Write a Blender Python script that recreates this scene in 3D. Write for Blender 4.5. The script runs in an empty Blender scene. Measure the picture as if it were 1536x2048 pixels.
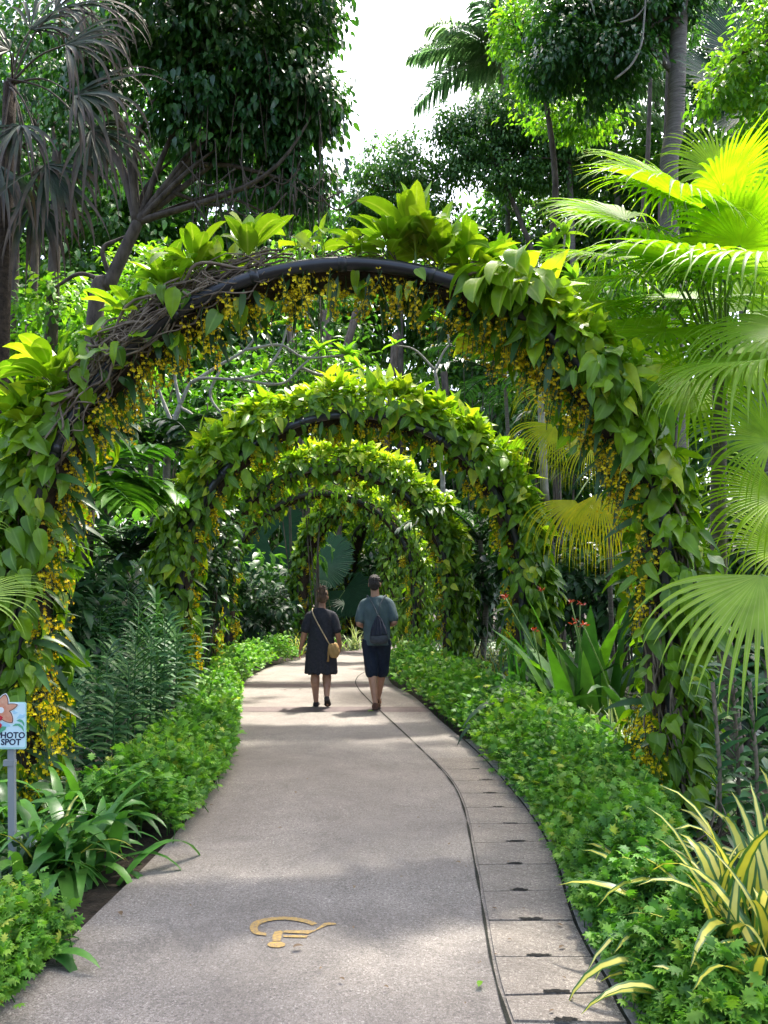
import bpy, bmesh, math, random
import numpy as np
from mathutils import Vector, Matrix

SC = bpy.context.scene
COL = SC.collection
R = math.radians
PI = math.pi
rng = np.random.default_rng(11)

# ------------------------------------------------------------------ camera
CAMH, PITCH, FPX = 1.55, R(5.98), 1538.0
cd = bpy.data.cameras.new('camera')
cam = bpy.data.objects.new('camera', cd)
COL.objects.link(cam)
cam.location = (0, 0, CAMH)
cam.rotation_euler = (R(90) + PITCH, 0, 0)
cd.sensor_fit = 'VERTICAL'
cd.sensor_height = 24.0
cd.lens = 24.0 * FPX / 2048.0
cd.clip_start = 0.05
cd.clip_end = 1000
SC.camera = cam

# ------------------------------------------------------------------ sky, sun, exposure
SUN_AZ, SUN_EL = R(30), R(66)          # azimuth measured from +Y (view direction) towards +X
SKY_STR, SUN_STR, EXPOSURE = 0.15, 2.5, 2.28
w = bpy.data.worlds.new('World')
SC.world = w
w.use_nodes = True
nt = w.node_tree
sky = nt.nodes.new('ShaderNodeTexSky')
sky.sky_type = 'NISHITA'
sky.sun_disc = False
sky.sun_elevation = SUN_EL
sky.sun_rotation = SUN_AZ
sky.air_density = 1.0
sky.dust_density = 6.0
sky.ozone_density = 1.0
bg = nt.nodes['Background']
nt.links.new(sky.outputs['Color'], bg.inputs['Color'])
bg.inputs['Strength'].default_value = SKY_STR

sd = bpy.data.lights.new('sun', 'SUN')
sd.energy = SUN_STR
sd.angle = R(2.5)
sd.color = (1.0, 0.95, 0.86)
sun = bpy.data.objects.new('sun', sd)
COL.objects.link(sun)
sv = Vector((math.sin(SUN_AZ) * math.cos(SUN_EL), math.cos(SUN_AZ) * math.cos(SUN_EL), math.sin(SUN_EL)))
sun.location = sv * 60
sun.rotation_euler = sv.to_track_quat('Z', 'Y').to_euler()

SC.view_settings.view_transform = 'Standard'
SC.view_settings.look = 'None'
SC.view_settings.gamma = 1.0
SC.view_settings.exposure = EXPOSURE
SC.cycles.max_bounces = 10
SC.cycles.diffuse_bounces = 5
SC.cycles.glossy_bounces = 2
SC.cycles.transmission_bounces = 6
SC.cycles.transparent_max_bounces = 8
SC.cycles.use_denoising = True
SC.cycles.sample_clamp_indirect = 6.0

# ------------------------------------------------------------------ helpers: places
def P(px, py, Y):
    """world point seen at photo pixel (px, py) at distance Y along the view axis"""
    a, b = (px - 768.0) / FPX, (1024.0 - py) / FPX
    d = np.array([a, math.cos(PITCH) - b * math.sin(PITCH), math.sin(PITCH) + b * math.cos(PITCH)])
    return np.array([0, 0, CAMH]) + d * (Y / d[1])

def G(px, py, z=0.0):
    """point of the ground under photo pixel (px, py)"""
    a, b = (px - 768.0) / FPX, (1024.0 - py) / FPX
    d = np.array([a, math.cos(PITCH) - b * math.sin(PITCH), math.sin(PITCH) + b * math.cos(PITCH)])
    return np.array([0, 0, CAMH]) + d * ((z - CAMH) / d[2])

def nrm(a):
    return a / np.maximum(np.linalg.norm(a, axis=-1, keepdims=True), 1e-9)

# ------------------------------------------------------------------ helpers: objects
def tag(o, label=None, cat=None, group=None, kind=None):
    if label: o['label'] = label
    if cat: o['category'] = cat
    if group: o['group'] = group
    if kind: o['kind'] = kind
    return o

def thing(name, loc, label, cat, group=None, rz=0.0):
    o = bpy.data.objects.new(name, None)
    o.empty_display_size = 0.2
    o.location = loc
    o.rotation_euler = (0, 0, rz)
    COL.objects.link(o)
    return tag(o, label, cat, group)

def dup(root, loc, rz=0.0, s=1.0, label=None, group=None):
    r = root.copy()
    COL.objects.link(r)
    r.location = loc
    r.rotation_euler = (0, 0, rz)
    r.scale = (s, s, s)
    if label: r['label'] = label
    if group: r['group'] = group
    for ch in list(root.children):
        c = ch.copy()
        COL.objects.link(c)
        c.parent = r
        for g in list(ch.children):
            d = g.copy()
            COL.objects.link(d)
            d.parent = c
    return r

class MB:
    """collects numpy geometry; build() links it as ONE mesh object"""
    def __init__(s):
        s.V, s.F, s.A, s.M, s.n = [], [], [], [], 0
    def add(s, v, faces, attr=None, mat=0):
        v = np.asarray(v, dtype=np.float32).reshape(-1, 3)
        if attr is None: attr = np.zeros((len(v), 3), np.float32)
        s.V.append(v)
        s.A.append(np.asarray(attr, dtype=np.float32).reshape(-1, 3))
        for f in faces:
            f = np.asarray(f, dtype=np.int64)
            if len(f):
                s.F.append(f + s.n)
                s.M.append(np.full(len(f), mat, np.int32))
        s.n += len(v)
    def build(s, name, mats, parent=None, local=False, smooth=True, sub=None):
        me = bpy.data.meshes.new(name)
        V = np.concatenate(s.V)
        if parent is not None and not local:
            top = parent
            off = np.zeros(3)
            while top is not None:
                off += np.array(top.location); top = top.parent
            V = V - off.astype(np.float32)
        me.vertices.add(len(V))
        me.vertices.foreach_set('co', V.ravel())
        nl = sum(f.size for f in s.F)
        npoly = sum(len(f) for f in s.F)
        me.loops.add(nl)
        me.polygons.add(npoly)
        me.loops.foreach_set('vertex_index', np.concatenate([f.ravel() for f in s.F]).astype(np.int32))
        tot = np.concatenate([np.full(len(f), f.shape[1], np.int32) for f in s.F])
        st = np.concatenate([[0], np.cumsum(tot)[:-1]]).astype(np.int32)
        me.polygons.foreach_set('loop_start', st)
        me.polygons.foreach_set('loop_total', tot)
        me.polygons.foreach_set('material_index', np.concatenate(s.M))
        me.polygons.foreach_set('use_smooth', np.full(npoly, smooth))
        at = me.attributes.new('lf', 'FLOAT_COLOR', 'POINT')
        A = np.concatenate(s.A)
        at.data.foreach_set('color', np.concatenate([A, np.ones((len(A), 1), np.float32)], 1).ravel())
        me.update(calc_edges=True)
        me.validate()
        if not isinstance(mats, (list, tuple)): mats = [mats]
        for m in mats: me.materials.append(m)
        o = bpy.data.objects.new(name, me)
        COL.objects.link(o)
        if parent is not None: o.parent = parent
        return o

# ------------------------------------------------------------------ helpers: shapes
def tube(mb, pts, rad, n=7, cap=True, v=0.5, mat=0, ry=None, ref=None):
    """tube through pts; rad per point; optional second radius ry (elliptic) with ref giving the first axis"""
    pts = np.asarray(pts, float)
    k = len(pts)
    rad = np.full(k, rad) if np.isscalar(rad) else np.asarray(rad, float)
    ryv = rad if ry is None else (np.full(k, ry) if np.isscalar(ry) else np.asarray(ry, float))
    t = nrm(np.gradient(pts, axis=0))
    if ref is None:
        r0 = np.array([0.31, 0.17, 0.94]) if abs(t[0] @ np.array([0, 0, 1.0])) < 0.9 else np.array([1.0, 0.1, 0])
    else:
        r0 = np.asarray(ref, float)
    a = np.zeros((k, 3))
    cur = r0
    for i in range(k):
        cur = (r0 if ref is not None else cur)
        cur = cur - (cur @ t[i]) * t[i]
        cur = cur / max(np.linalg.norm(cur), 1e-9)
        a[i] = cur
    b = np.cross(t, a)
    th = np.arange(n) / n * 2 * PI
    V = pts[:, None, :] + rad[:, None, None] * np.cos(th)[None, :, None] * a[:, None, :] + ryv[:, None, None] * np.sin(th)[None, :, None] * b[:, None, :]
    V = V.reshape(-1, 3)
    i = np.arange(k - 1)[:, None] * n
    j = np.arange(n)[None, :]
    j2 = (j + 1) % n
    F = np.stack([i + j, i + j2, i + n + j2, i + n + j], -1).reshape(-1, 4)
    faces = [F]
    if cap:
        faces.append(np.arange(n)[::-1][None, :])
        faces.append((np.arange(n) + (k - 1) * n)[None, :])
    w = np.repeat(np.linspace(0, 1, k), n)
    A = np.stack([np.full(len(V), v), np.tile(j.ravel() / n, k), w], 1)
    mb.add(V, faces, A, mat)

def spline(pts, n=24):
    """Catmull-Rom through pts"""
    p = np.asarray(pts, float)
    p = np.vstack([2 * p[0] - p[1], p, 2 * p[-1] - p[-2]])
    out = []
    m = len(p) - 3
    per = max(2, n // m)
    for i in range(m):
        t = np.linspace(0, 1, per, endpoint=(i == m - 1))[:, None]
        a, b, c, d = p[i], p[i + 1], p[i + 2], p[i + 3]
        out.append(0.5 * ((2 * b) + (-a + c) * t + (2 * a - 5 * b + 4 * c - d) * t ** 2 + (-a + 3 * b - 3 * c + d) * t ** 3))
    return np.vstack(out)

def wobble(n, amp, f=3.0):
    x = np.linspace(0, 1, n)[:, None]
    ph = rng.uniform(0, 6.28, (1, 3)); ph2 = rng.uniform(0, 6.28, (1, 3))
    return amp * (np.sin(x * f * 6.28 + ph) + 0.5 * np.sin(x * f * 13.7 + ph2))

def box(mb, c, s, mat=0, v=0.5, bev=0.0):
    c = np.asarray(c, float); s = np.asarray(s, float) / 2
    q = np.array([[-1, -1, -1], [1, -1, -1], [1, 1, -1], [-1, 1, -1], [-1, -1, 1], [1, -1, 1], [1, 1, 1], [-1, 1, 1]], float)
    f = np.array([[0, 3, 2, 1], [4, 5, 6, 7], [0, 1, 5, 4], [1, 2, 6, 5], [2, 3, 7, 6], [3, 0, 4, 7]])
    mb.add(c + q * s, [f], np.full((8, 3), v), mat)

def ellipsoid(mb, c, r, n=12, m=8, v=0.5, mat=0, rot=None):
    th = np.linspace(0, PI, m + 1)[1:-1]
    ph = np.arange(n) / n * 2 * PI
    V = [[0, 0, 1]] + [[math.sin(t) * math.cos(p), math.sin(t) * math.sin(p), math.cos(t)] for t in th for p in ph] + [[0, 0, -1]]
    V = np.array(V) * np.asarray(r, float)
    if rot is not None: V = V @ np.asarray(rot).T
    V = V + np.asarray(c, float)
    k = len(th)
    tri, quad = [], []
    for j in range(n):
        tri.append([0, 1 + j, 1 + (j + 1) % n])
        tri.append([1 + (k - 1) * n + j, len(V) - 1, 1 + (k - 1) * n + (j + 1) % n])
        for i in range(k - 1):
            a = 1 + i * n
            quad.append([a + j, a + n + j, a + n + (j + 1) % n, a + (j + 1) % n])
    mb.add(V, [np.array(tri), np.array(quad)], np.full((len(V), 3), v), mat)

def frames(d, n):
    """rotation matrices whose columns are (side, d, normal)"""
    d = nrm(d)
    z = n - np.sum(n * d, -1, keepdims=True) * d
    z = nrm(z)
    x = np.cross(d, z)
    return np.stack([x, d, z], -1)

class Tpl:
    def __init__(s, V, F, A):
        s.V, s.F, s.A = np.asarray(V, float), F, np.asarray(A, float)

def leaf_tpl(prof, cols=3, fold=0.25, droop=0.25, wave=0.0, petiole=0.0):
    """leaf growing along +Y from 0 to 1; prof = [(t, halfwidth)]"""
    us = np.linspace(-1, 1, cols)
    V, A = [], []
    for t, h in prof:
        for u in us:
            z = fold * abs(u) * h - droop * t * t + wave * abs(u) * math.sin(t * 9 + u) * 0.5
            V.append([u * h, t - 0.1 * droop * t * t, z])
            A.append([0, abs(u), t])
    n = len(prof)
    F = [[i * cols + j, i * cols + j + 1, (i + 1) * cols + j + 1, (i + 1) * cols + j] for i in range(n - 1) for j in range(cols - 1)]
    return Tpl(V, [np.array(F)], A)

def inst(mb, T, pos, rot, size, v, width=None, mat=0):
    """copies of a template: pos (N,3), rot (N,3,3), size (N,), v (N,)"""
    N = len(pos)
    size = np.broadcast_to(np.asarray(size, float), (N,))
    v = np.broadcast_to(np.asarray(v, float), (N,))
    W = np.ones(N) if width is None else np.broadcast_to(np.asarray(width, float), (N,))
    TV = T.V[None] * np.stack([W, np.ones(N), np.ones(N)], -1)[:, None, :]
    V = np.einsum('nij,nkj->nki', rot, TV) * size[:, None, None] + np.asarray(pos)[:, None, :]
    k = len(T.V)
    A = np.tile(T.A[None], (N, 1, 1))
    A[:, :, 0] = v[:, None]
    F = [(f[None] + (np.arange(N) * k)[:, None, None]).reshape(-1, f.shape[1]) for f in T.F]
    mb.add(V.reshape(-1, 3), F, A.reshape(-1, 3), mat)

PROF_STRAP = lambda t: np.minimum(1.0, 0.55 + 1.6 * t) * np.clip((1 - t) * 2.2, 0, 1) ** 0.7
PROF_LANCE = lambda t: np.sin(np.clip(t, 0, 1) ** 0.75 * PI) ** 0.8 + 0.02
PROF_GRASS = lambda t: (1 - t) ** 0.6 * 0.9 + 0.05
PROF_CANNA = lambda t: np.sin(np.clip(t * 0.98 + 0.02, 0, 1) ** 0.6 * PI) ** 0.7 + 0.02

def blades(mb, base, d, n, L, W, v, bend=0.6, seg=7, prof=PROF_STRAP, fold=0.25, bendpow=1.0, twist=0.0, mat=0):
    """long blades bending under gravity; base, d, n (N,3); L, W, v, bend (N,)"""
    base = np.atleast_2d(base).astype(float)
    N = len(base)
    d = nrm(np.broadcast_to(d, (N, 3)).astype(float))
    n = np.broadcast_to(n, (N, 3)).astype(float)
    L = np.broadcast_to(np.asarray(L, float), (N,)); W = np.broadcast_to(np.asarray(W, float), (N,))
    v = np.broadcast_to(np.asarray(v, float), (N,)); bend = np.broadcast_to(np.asarray(bend, float), (N,))
    p = base.copy()
    V = np.zeros((N, seg + 1, 3, 3)); A = np.zeros((N, seg + 1, 3, 3))
    for k in range(seg + 1):
        t = k / seg
        fr = frames(d, n)
        side, nn = fr[:, :, 0], fr[:, :, 2]
        h = (W * prof(np.array(t)))[:, None] * 0.5
        V[:, k, 0] = p - side * h + nn * h * fold
        V[:, k, 1] = p
        V[:, k, 2] = p + side * h + nn * h * fold
        A[:, k, :, 0] = v[:, None]; A[:, k, 0, 1] = 1; A[:, k, 2, 1] = 1; A[:, k, :, 2] = t
        p = p + d * (L / seg)[:, None]
        n = nn
        d = d + np.array([0, 0, -1.0]) * (bend / seg * (t + 0.5 / seg) ** (bendpow - 1) * bendpow)[:, None]
        if twist: n = n + side * twist / seg
        d = nrm(d)
    V = V.reshape(-1, 3)
    k = (seg + 1) * 3
    f = np.array([[i * 3 + j, i * 3 + j + 1, i * 3 + 3 + j + 1, i * 3 + 3 + j] for i in range(seg) for j in range(2)])
    F = (f[None] + (np.arange(N) * k)[:, None, None]).reshape(-1, 4)
    mb.add(V, [F], A.reshape(-1, 3), mat)

def rdir(N):
    return nrm(rng.normal(size=(N, 3)))

def az(N, a0=0, a1=2 * PI):
    a = rng.uniform(a0, a1, N)
    return np.stack([np.cos(a), np.sin(a), np.zeros(N)], -1)

# ------------------------------------------------------------------ materials
def newmat(name):
    m = bpy.data.materials.new(name)
    m.use_nodes = True
    m.node_tree.nodes.clear()
    return m, m.node_tree.nodes, m.node_tree.links

def rgba(c): return (c[0], c[1], c[2], 1)

def leafmat(name, stops, rough=0.45, trans=0.35, spec=0.4, mid=None, edge=None, tip=None, tcol=None, noise=0.25, under=None):
    """leaf shader: stops = colours from v=0 to v=1 (per-leaf variation); mid = midrib colour, edge = margin colour, tip = colour of the tips"""
    m, N, L = newmat(name)
    at = N.new('ShaderNodeAttribute'); at.attribute_name = 'lf'
    sep = N.new('ShaderNodeSeparateColor'); L.new(at.outputs['Color'], sep.inputs[0])
    rp = N.new('ShaderNodeValToRGB')
    el = rp.color_ramp.elements
    while len(el) < len(stops): el.new(0.5)
    for i, c in enumerate(stops):
        el[i].position = i / max(1, len(stops) - 1); el[i].color = rgba(c)
    L.new(sep.outputs[0], rp.inputs[0])
    col = rp.outputs[0]
    def mixc(fac, a, b):
        x = N.new('ShaderNodeMix'); x.data_type = 'RGBA'
        L.new(fac, x.inputs[0]); L.new(a, x.inputs[6])
        if isinstance(b, tuple): x.inputs[7].default_value = rgba(b)
        else: L.new(b, x.inputs[7])
        return x.outputs[2]
    def rampf(src, pts):
        r = N.new('ShaderNodeValToRGB'); e = r.color_ramp.elements
        while len(e) < len(pts): e.new(0.5)
        for i, (p_, q) in enumerate(pts):
            e[i].position = p_; e[i].color = (q, q, q, 1)
        L.new(src, r.inputs[0])
        return r.outputs[0]
    if edge: col = mixc(rampf(sep.outputs[1], edge[1]), col, edge[0])
    if tip: col = mixc(rampf(sep.outputs[2], tip[1]), col, tip[0])
    if mid: col = mixc(rampf(sep.outputs[1], [(0.0, mid[1]), (0.16, 0.0)]), col, mid[0])
    if noise:
        nz = N.new('ShaderNodeTexNoise'); nz.inputs['Scale'].default_value = 9; nz.inputs['Detail'].default_value = 2
        tc = N.new('ShaderNodeTexCoord'); L.new(tc.outputs['Object'], nz.inputs['Vector'])
        hv = N.new('ShaderNodeHueSaturation')
        mr = N.new('ShaderNodeMapRange'); mr.inputs[1].default_value = 0.3; mr.inputs[2].default_value = 0.7
        mr.inputs[3].default_value = 1 - noise; mr.inputs[4].default_value = 1 + noise
        L.new(nz.outputs[0], mr.inputs[0]); L.new(mr.outputs[0], hv.inputs['Value']); L.new(col, hv.inputs['Color'])
        col = hv.outputs[0]
    pr = N.new('ShaderNodeBsdfPrincipled')
    pr.inputs['Roughness'].default_value = rough
    pr.inputs['Specular IOR Level'].default_value = spec
    L.new(col, pr.inputs['Base Color'])
    out = N.new('ShaderNodeOutputMaterial')
    if trans > 0:
        tr = N.new('ShaderNodeBsdfTranslucent')
        hs = N.new('ShaderNodeMix'); hs.data_type = 'RGBA'; hs.blend_type = 'MULTIPLY'; hs.inputs[0].default_value = 1
        hs.inputs[7].default_value = rgba(tcol or (1.3, 1.5, 0.45))
        L.new(col, hs.inputs[6]); L.new(hs.outputs[2], tr.inputs[0])
        mx = N.new('ShaderNodeMixShader'); mx.inputs[0].default_value = trans
        L.new(pr.outputs[0], mx.inputs[1]); L.new(tr.outputs[0], mx.inputs[2])
        L.new(mx.outputs[0], out.inputs[0])
    else:
        L.new(pr.outputs[0], out.inputs[0])
    return m

def surf(name, c0, c1, scale=6.0, rough=0.8, spec=0.3, bump=0.3, stretch=(1, 1, 1), detail=5, metal=0.0, c2=None, coords='Object', dist=0.0, bscale=None):
    m, N, L = newmat(name)
    tc = N.new('ShaderNodeTexCoord')
    mp = N.new('ShaderNodeMapping'); mp.inputs['Scale'].default_value = stretch
    L.new(tc.outputs[coords], mp.inputs[0])
    nz = N.new('ShaderNodeTexNoise'); nz.inputs['Scale'].default_value = scale; nz.inputs['Detail'].default_value = detail
    nz.inputs['Roughness'].default_value = 0.65; nz.inputs['Distortion'].default_value = dist
    L.new(mp.outputs[0], nz.inputs['Vector'])
    rp = N.new('ShaderNodeValToRGB')
    e = rp.color_ramp.elements
    e[0].position = 0.32; e[0].color = rgba(c0); e[1].position = 0.68; e[1].color = rgba(c1)
    if c2:
        x = e.new(0.85); x.color = rgba(c2)
    L.new(nz.outputs[0], rp.inputs[0])
    pr = N.new('ShaderNodeBsdfPrincipled')
    pr.inputs['Roughness'].default_value = rough; pr.inputs['Specular IOR Level'].default_value = spec
    pr.inputs['Metallic'].default_value = metal
    L.new(rp.outputs[0], pr.inputs['Base Color'])
    if bump:
        bp = N.new('ShaderNodeBump'); bp.inputs['Strength'].default_value = bump; bp.inputs['Distance'].default_value = 0.02
        L.new(nz.outputs[0], bp.inputs['Height']); L.new(bp.outputs[0], pr.inputs['Normal'])
    out = N.new('ShaderNodeOutputMaterial'); L.new(pr.outputs[0], out.inputs[0])
    return m
# ================================================================== THE SETTING
def aggregate(name, base, light, dark, stain, seed=0.0):
    """exposed aggregate: pale and dark chips, large soft stains"""
    m, N, L = newmat(name)
    tc = N.new('ShaderNodeTexCoord')
    mp = N.new('ShaderNodeMapping'); mp.inputs['Location'].default_value = (seed, seed * 1.7, 0)
    L.new(tc.outputs['Object'], mp.inputs[0])
    def noise(scale, det, rough=0.6, dist=0.0):
        n = N.new('ShaderNodeTexNoise'); n.inputs['Scale'].default_value = scale; n.inputs['Detail'].default_value = det
        n.inputs['Roughness'].default_value = rough; n.inputs['Distortion'].default_value = dist
        L.new(mp.outputs[0], n.inputs['Vector']); return n.outputs[0]
    def ramp(src, pts):
        r = N.new('ShaderNodeValToRGB'); e = r.color_ramp.elements
        while len(e) < len(pts): e.new(0.5)
        for i, (p_, c) in enumerate(pts):
            e[i].position = p_; e[i].color = rgba(c) if not np.isscalar(c) else (c, c, c, 1)
        L.new(src, r.inputs[0]); return r.outputs[0]
    def mix(f, a, b, bl='MIX'):
        x = N.new('ShaderNodeMix'); x.data_type = 'RGBA'; x.blend_type = bl
        for s_, i in ((f, 0), (a, 6), (b, 7)):
            if isinstance(s_, (int, float)): x.inputs[i].default_value = s_
            elif isinstance(s_, tuple): x.inputs[i].default_value = rgba(s_)
            else: L.new(s_, x.inputs[i])
        return x.outputs[2]
    g = noise(95, 4, 0.75, 1.2)
    col = ramp(g, [(0.38, dark), (0.48, base), (0.54, base), (0.63, light)])
    g2 = noise(60, 4, 0.7)
    col = mix(ramp(g2, [(0.4, 0.0), (0.75, 0.55)]), col, tuple(0.62 * x for x in base))
    st = noise(0.55, 5, 0.6, 0.4)
    col = mix(ramp(st, [(0.4, 0.0), (0.66, 0.6)]), col, stain)
    st2 = noise(2.3, 5, 0.65)
    cr1 = noise(1.1, 8, 0.75, 2.5)
    col = mix(ramp(cr1, [(0.485, 0.0), (0.497, 0.55), (0.503, 0.55), (0.515, 0.0)]), col, tuple(0.7 * x for x in stain))
    col = mix(1.0, col, ramp(st2, [(0.3, 0.8), (0.7, 1.08)]), 'MULTIPLY')
    pr = N.new('ShaderNodeBsdfPrincipled'); pr.inputs['Roughness'].default_value = 0.78; pr.inputs['Specular IOR Level'].default_value = 0.35
    L.new(col, pr.inputs['Base Color'])
    bp = N.new('ShaderNodeBump'); bp.inputs['Strength'].default_value = 0.35; bp.inputs['Distance'].default_value = 0.004
    L.new(g, bp.inputs['Height']); L.new(bp.outputs[0], pr.inputs['Normal'])
    out = N.new('ShaderNodeOutputMaterial'); L.new(pr.outputs[0], out.inputs[0])
    return m

M_soil = surf('soil', (0.012, 0.009, 0.006), (0.05, 0.038, 0.026), scale=14, rough=0.95, bump=1.0, c2=(0.09, 0.07, 0.045))
M_path = aggregate('aggregate', (0.225, 0.200, 0.172), (0.46, 0.42, 0.375), (0.075, 0.065, 0.057), (0.150, 0.131, 0.114))
M_slab = aggregate('slab aggregate', (0.245, 0.213, 0.175), (0.54, 0.485, 0.415), (0.07, 0.06, 0.052), (0.155, 0.133, 0.11), 7.3)
M_band = aggregate('band aggregate', (0.135, 0.102, 0.096), (0.26, 0.21, 0.195), (0.07, 0.052, 0.052), (0.10, 0.078, 0.074), 3.1)
M_joint = surf('joint dirt', (0.008, 0.009, 0.006), (0.03, 0.03, 0.02), scale=30, rough=0.95, bump=0.6)
M_yellow = surf('worn yellow paint', (0.2, 0.16, 0.11), (0.50, 0.31, 0.075), scale=85, rough=0.75, bump=0.3, c2=(0.55, 0.36, 0.11), detail=7)
M_kerb = surf('kerb stone', (0.16, 0.15, 0.13), (0.36, 0.33, 0.29), scale=25, rough=0.9, bump=0.6)

# ground: one sheet with gentle lumps near the beds
mb = MB()
n = 90
gx = np.concatenate([np.linspace(-150, -12, 12)[:-1], np.linspace(-12, 12, 70), np.linspace(12, 150, 12)[1:]])
gy = np.concatenate([np.linspace(-60, -3, 8)[:-1], np.linspace(-3, 30, 90), np.linspace(30, 220, 12)[1:]])
X, Y = np.meshgrid(gx, gy)
Z = -0.03 + 0 * X
V = np.stack([X, Y, Z], -1).reshape(-1, 3)
a, b = len(gy), len(gx)
I = (np.arange(a - 1)[:, None] * b + np.arange(b - 1)[None]).ravel()
mb.add(V, [np.stack([I, I + 1, I + b + 1, I + b], 1)])
tag(mb.build('ground', M_soil), kind='structure')

# path edges read off the ground
LE = [(-260, 2300), (0, 2010), (60, 1958), (150, 1868), (300, 1722), (380, 1632), (440, 1548), (462, 1480), (474, 1405), (486, 1366), (530, 1338), (600, 1317), (690, 1302.5), (790, 1290.5)]
RE = [(1420, 2300), (1255, 2048), (1212, 1960), (1150, 1848), (1103, 1702), (1045, 1608), (955, 1505), (882, 1442), (826, 1392), (788, 1371), (776, 1352), (782, 1326), (800, 1309)]
SE = [(1120, 2300), (1018, 2048), (985, 1935), (967, 1830), (950, 1730), (925, 1610), (893, 1552), (835, 1492), (770, 1431), (735, 1398), (716, 1376), (712, 1360), (730, 1344), (790, 1318)]
le = [tuple(G(*q)[:2]) for q in LE] + [(3.4, 25.9), (9, 28)]
re_ = [tuple(G(*q)[:2]) for q in RE] + [(3.0, 23.0), (9.5, 25)]
se = [tuple(G(*q)[:2]) for q in SE]
def resample(p, n):
    p = np.asarray(p, float)
    q = spline(p, n * 3)
    s = np.concatenate([[0], np.cumsum(np.linalg.norm(np.diff(q, axis=0), axis=1))])
    u = np.linspace(0, s[-1], n)
    return np.stack([np.interp(u, s, q[:, i]) for i in range(q.shape[1])], -1)
EL, ER = resample(le, 120), resample(re_, 120)
def ribbon(mb, A, B, z, cols=12, mat=0):
    t = np.linspace(0, 1, cols)[None, :, None]
    Vv = A[:, None, :] * (1 - t) + B[:, None, :] * t
    Vv = np.concatenate([Vv, np.full(Vv.shape[:2] + (1,), z)], -1).reshape(-1, 3)
    k = len(A)
    I = (np.arange(k - 1)[:, None] * cols + np.arange(cols - 1)[None]).ravel()
    mb.add(Vv, [np.stack([I, I + 1, I + cols + 1, I + cols], 1)], None, mat)
def skirt(mb, A, z0, z1):
    k = len(A)
    Vv = np.concatenate([np.c_[A, np.full(k, z1)], np.c_[A, np.full(k, z0)]])
    I = np.arange(k - 1)
    mb.add(Vv, [np.stack([I, I + 1, I + k + 1, I + k], 1)])
SL = resample(se, 110)
# the part of the right edge that faces the drain strip
def nearest_idx(curve, p): return int(np.argmin(np.linalg.norm(curve - np.asarray(p), axis=1)))
mb = MB()
ribbon(mb, EL, ER, 0.0)
skirt(mb, EL, -0.1, 0.0); skirt(mb, ER, -0.1, 0.0)
tag(mb.build('path', M_path, smooth=False), kind='structure')

# reddish cross bands far down the path
def chord(py0, py1):
    """strip across the path between two photo rows"""
    out = []
    for py in (py0, py1):
        y = G(768, py)[1]
        xl = np.interp(y, EL[:85, 1], EL[:85, 0]); xr = np.interp(y, ER[:90, 1], ER[:90, 0])
        out.append((np.array([xl + .01, y]), np.array([xr - .01, y])))
    return out
mb = MB()
for (a0, a1) in ((1424, 1414), (1374, 1368), (1307, 1302)):
    (l0, r0), (l1, r1) = chord(a0, a1)
    t = np.linspace(0, 1, 10)[:, None]
    ribbon(mb, l0 + (r0 - l0) * t, l1 + (r1 - l1) * t, 0.004, 3)
tag(mb.build('path_band', M_band, smooth=False), kind='structure')

# long joint between the path and the drain covers
mb = MB()
tn = np.gradient(SL, axis=0); tn /= np.linalg.norm(tn, axis=1, keepdims=True)
nn2 = np.stack([tn[:, 1], -tn[:, 0]], -1)
wv = 0.0055 + 0.0045 * np.sin(np.arange(len(SL)) * 1.7) * np.sin(np.arange(len(SL)) * 0.37)
wv = np.where(SL[:, 1] > 8.5, 0.009, wv)
ribbon(mb, SL - nn2 * wv[:, None], SL + nn2 * wv[:, None], 0.006, 3)
tag(mb.build('path_joint', M_joint, smooth=False), kind='structure')

# drain covers: separate slabs with dark finger notches
JOINTS = [(1001, 2046, 1255, 2050), (990, 1996, 1238, 1990), (975, 1917, 1196, 1917), (967, 1845, 1147, 1845), (960, 1786, 1133, 1783), (950, 1732, 1110, 1731), (943, 1688, 1097, 1685), (932, 1650, 1080, 1650), (920, 1617, 1056, 1617), (908, 1588, 1030, 1589), (893, 1563, 1005, 1562), (877, 1540, 984, 1540), (858, 1518, 960, 1516)]
GAP = [0.006, 0.012, 0.004, 0.014, 0.003, 0.005, 0.003, 0.003, 0.003, 0.004, 0.003, 0.003]
M_notch = surf('notch dirt', (0.004, 0.004, 0.004), (0.02, 0.018, 0.014), scale=40, rough=0.95, bump=0.5)
def edge_x(curve, y, i1): return np.interp(y, curve[:i1, 1], curve[:i1, 0])
words_ = ['nearest', 'second', 'third', 'fourth', 'fifth', 'sixth', 'seventh', 'eighth', 'ninth', 'tenth', 'eleventh', 'twelfth']
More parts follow.
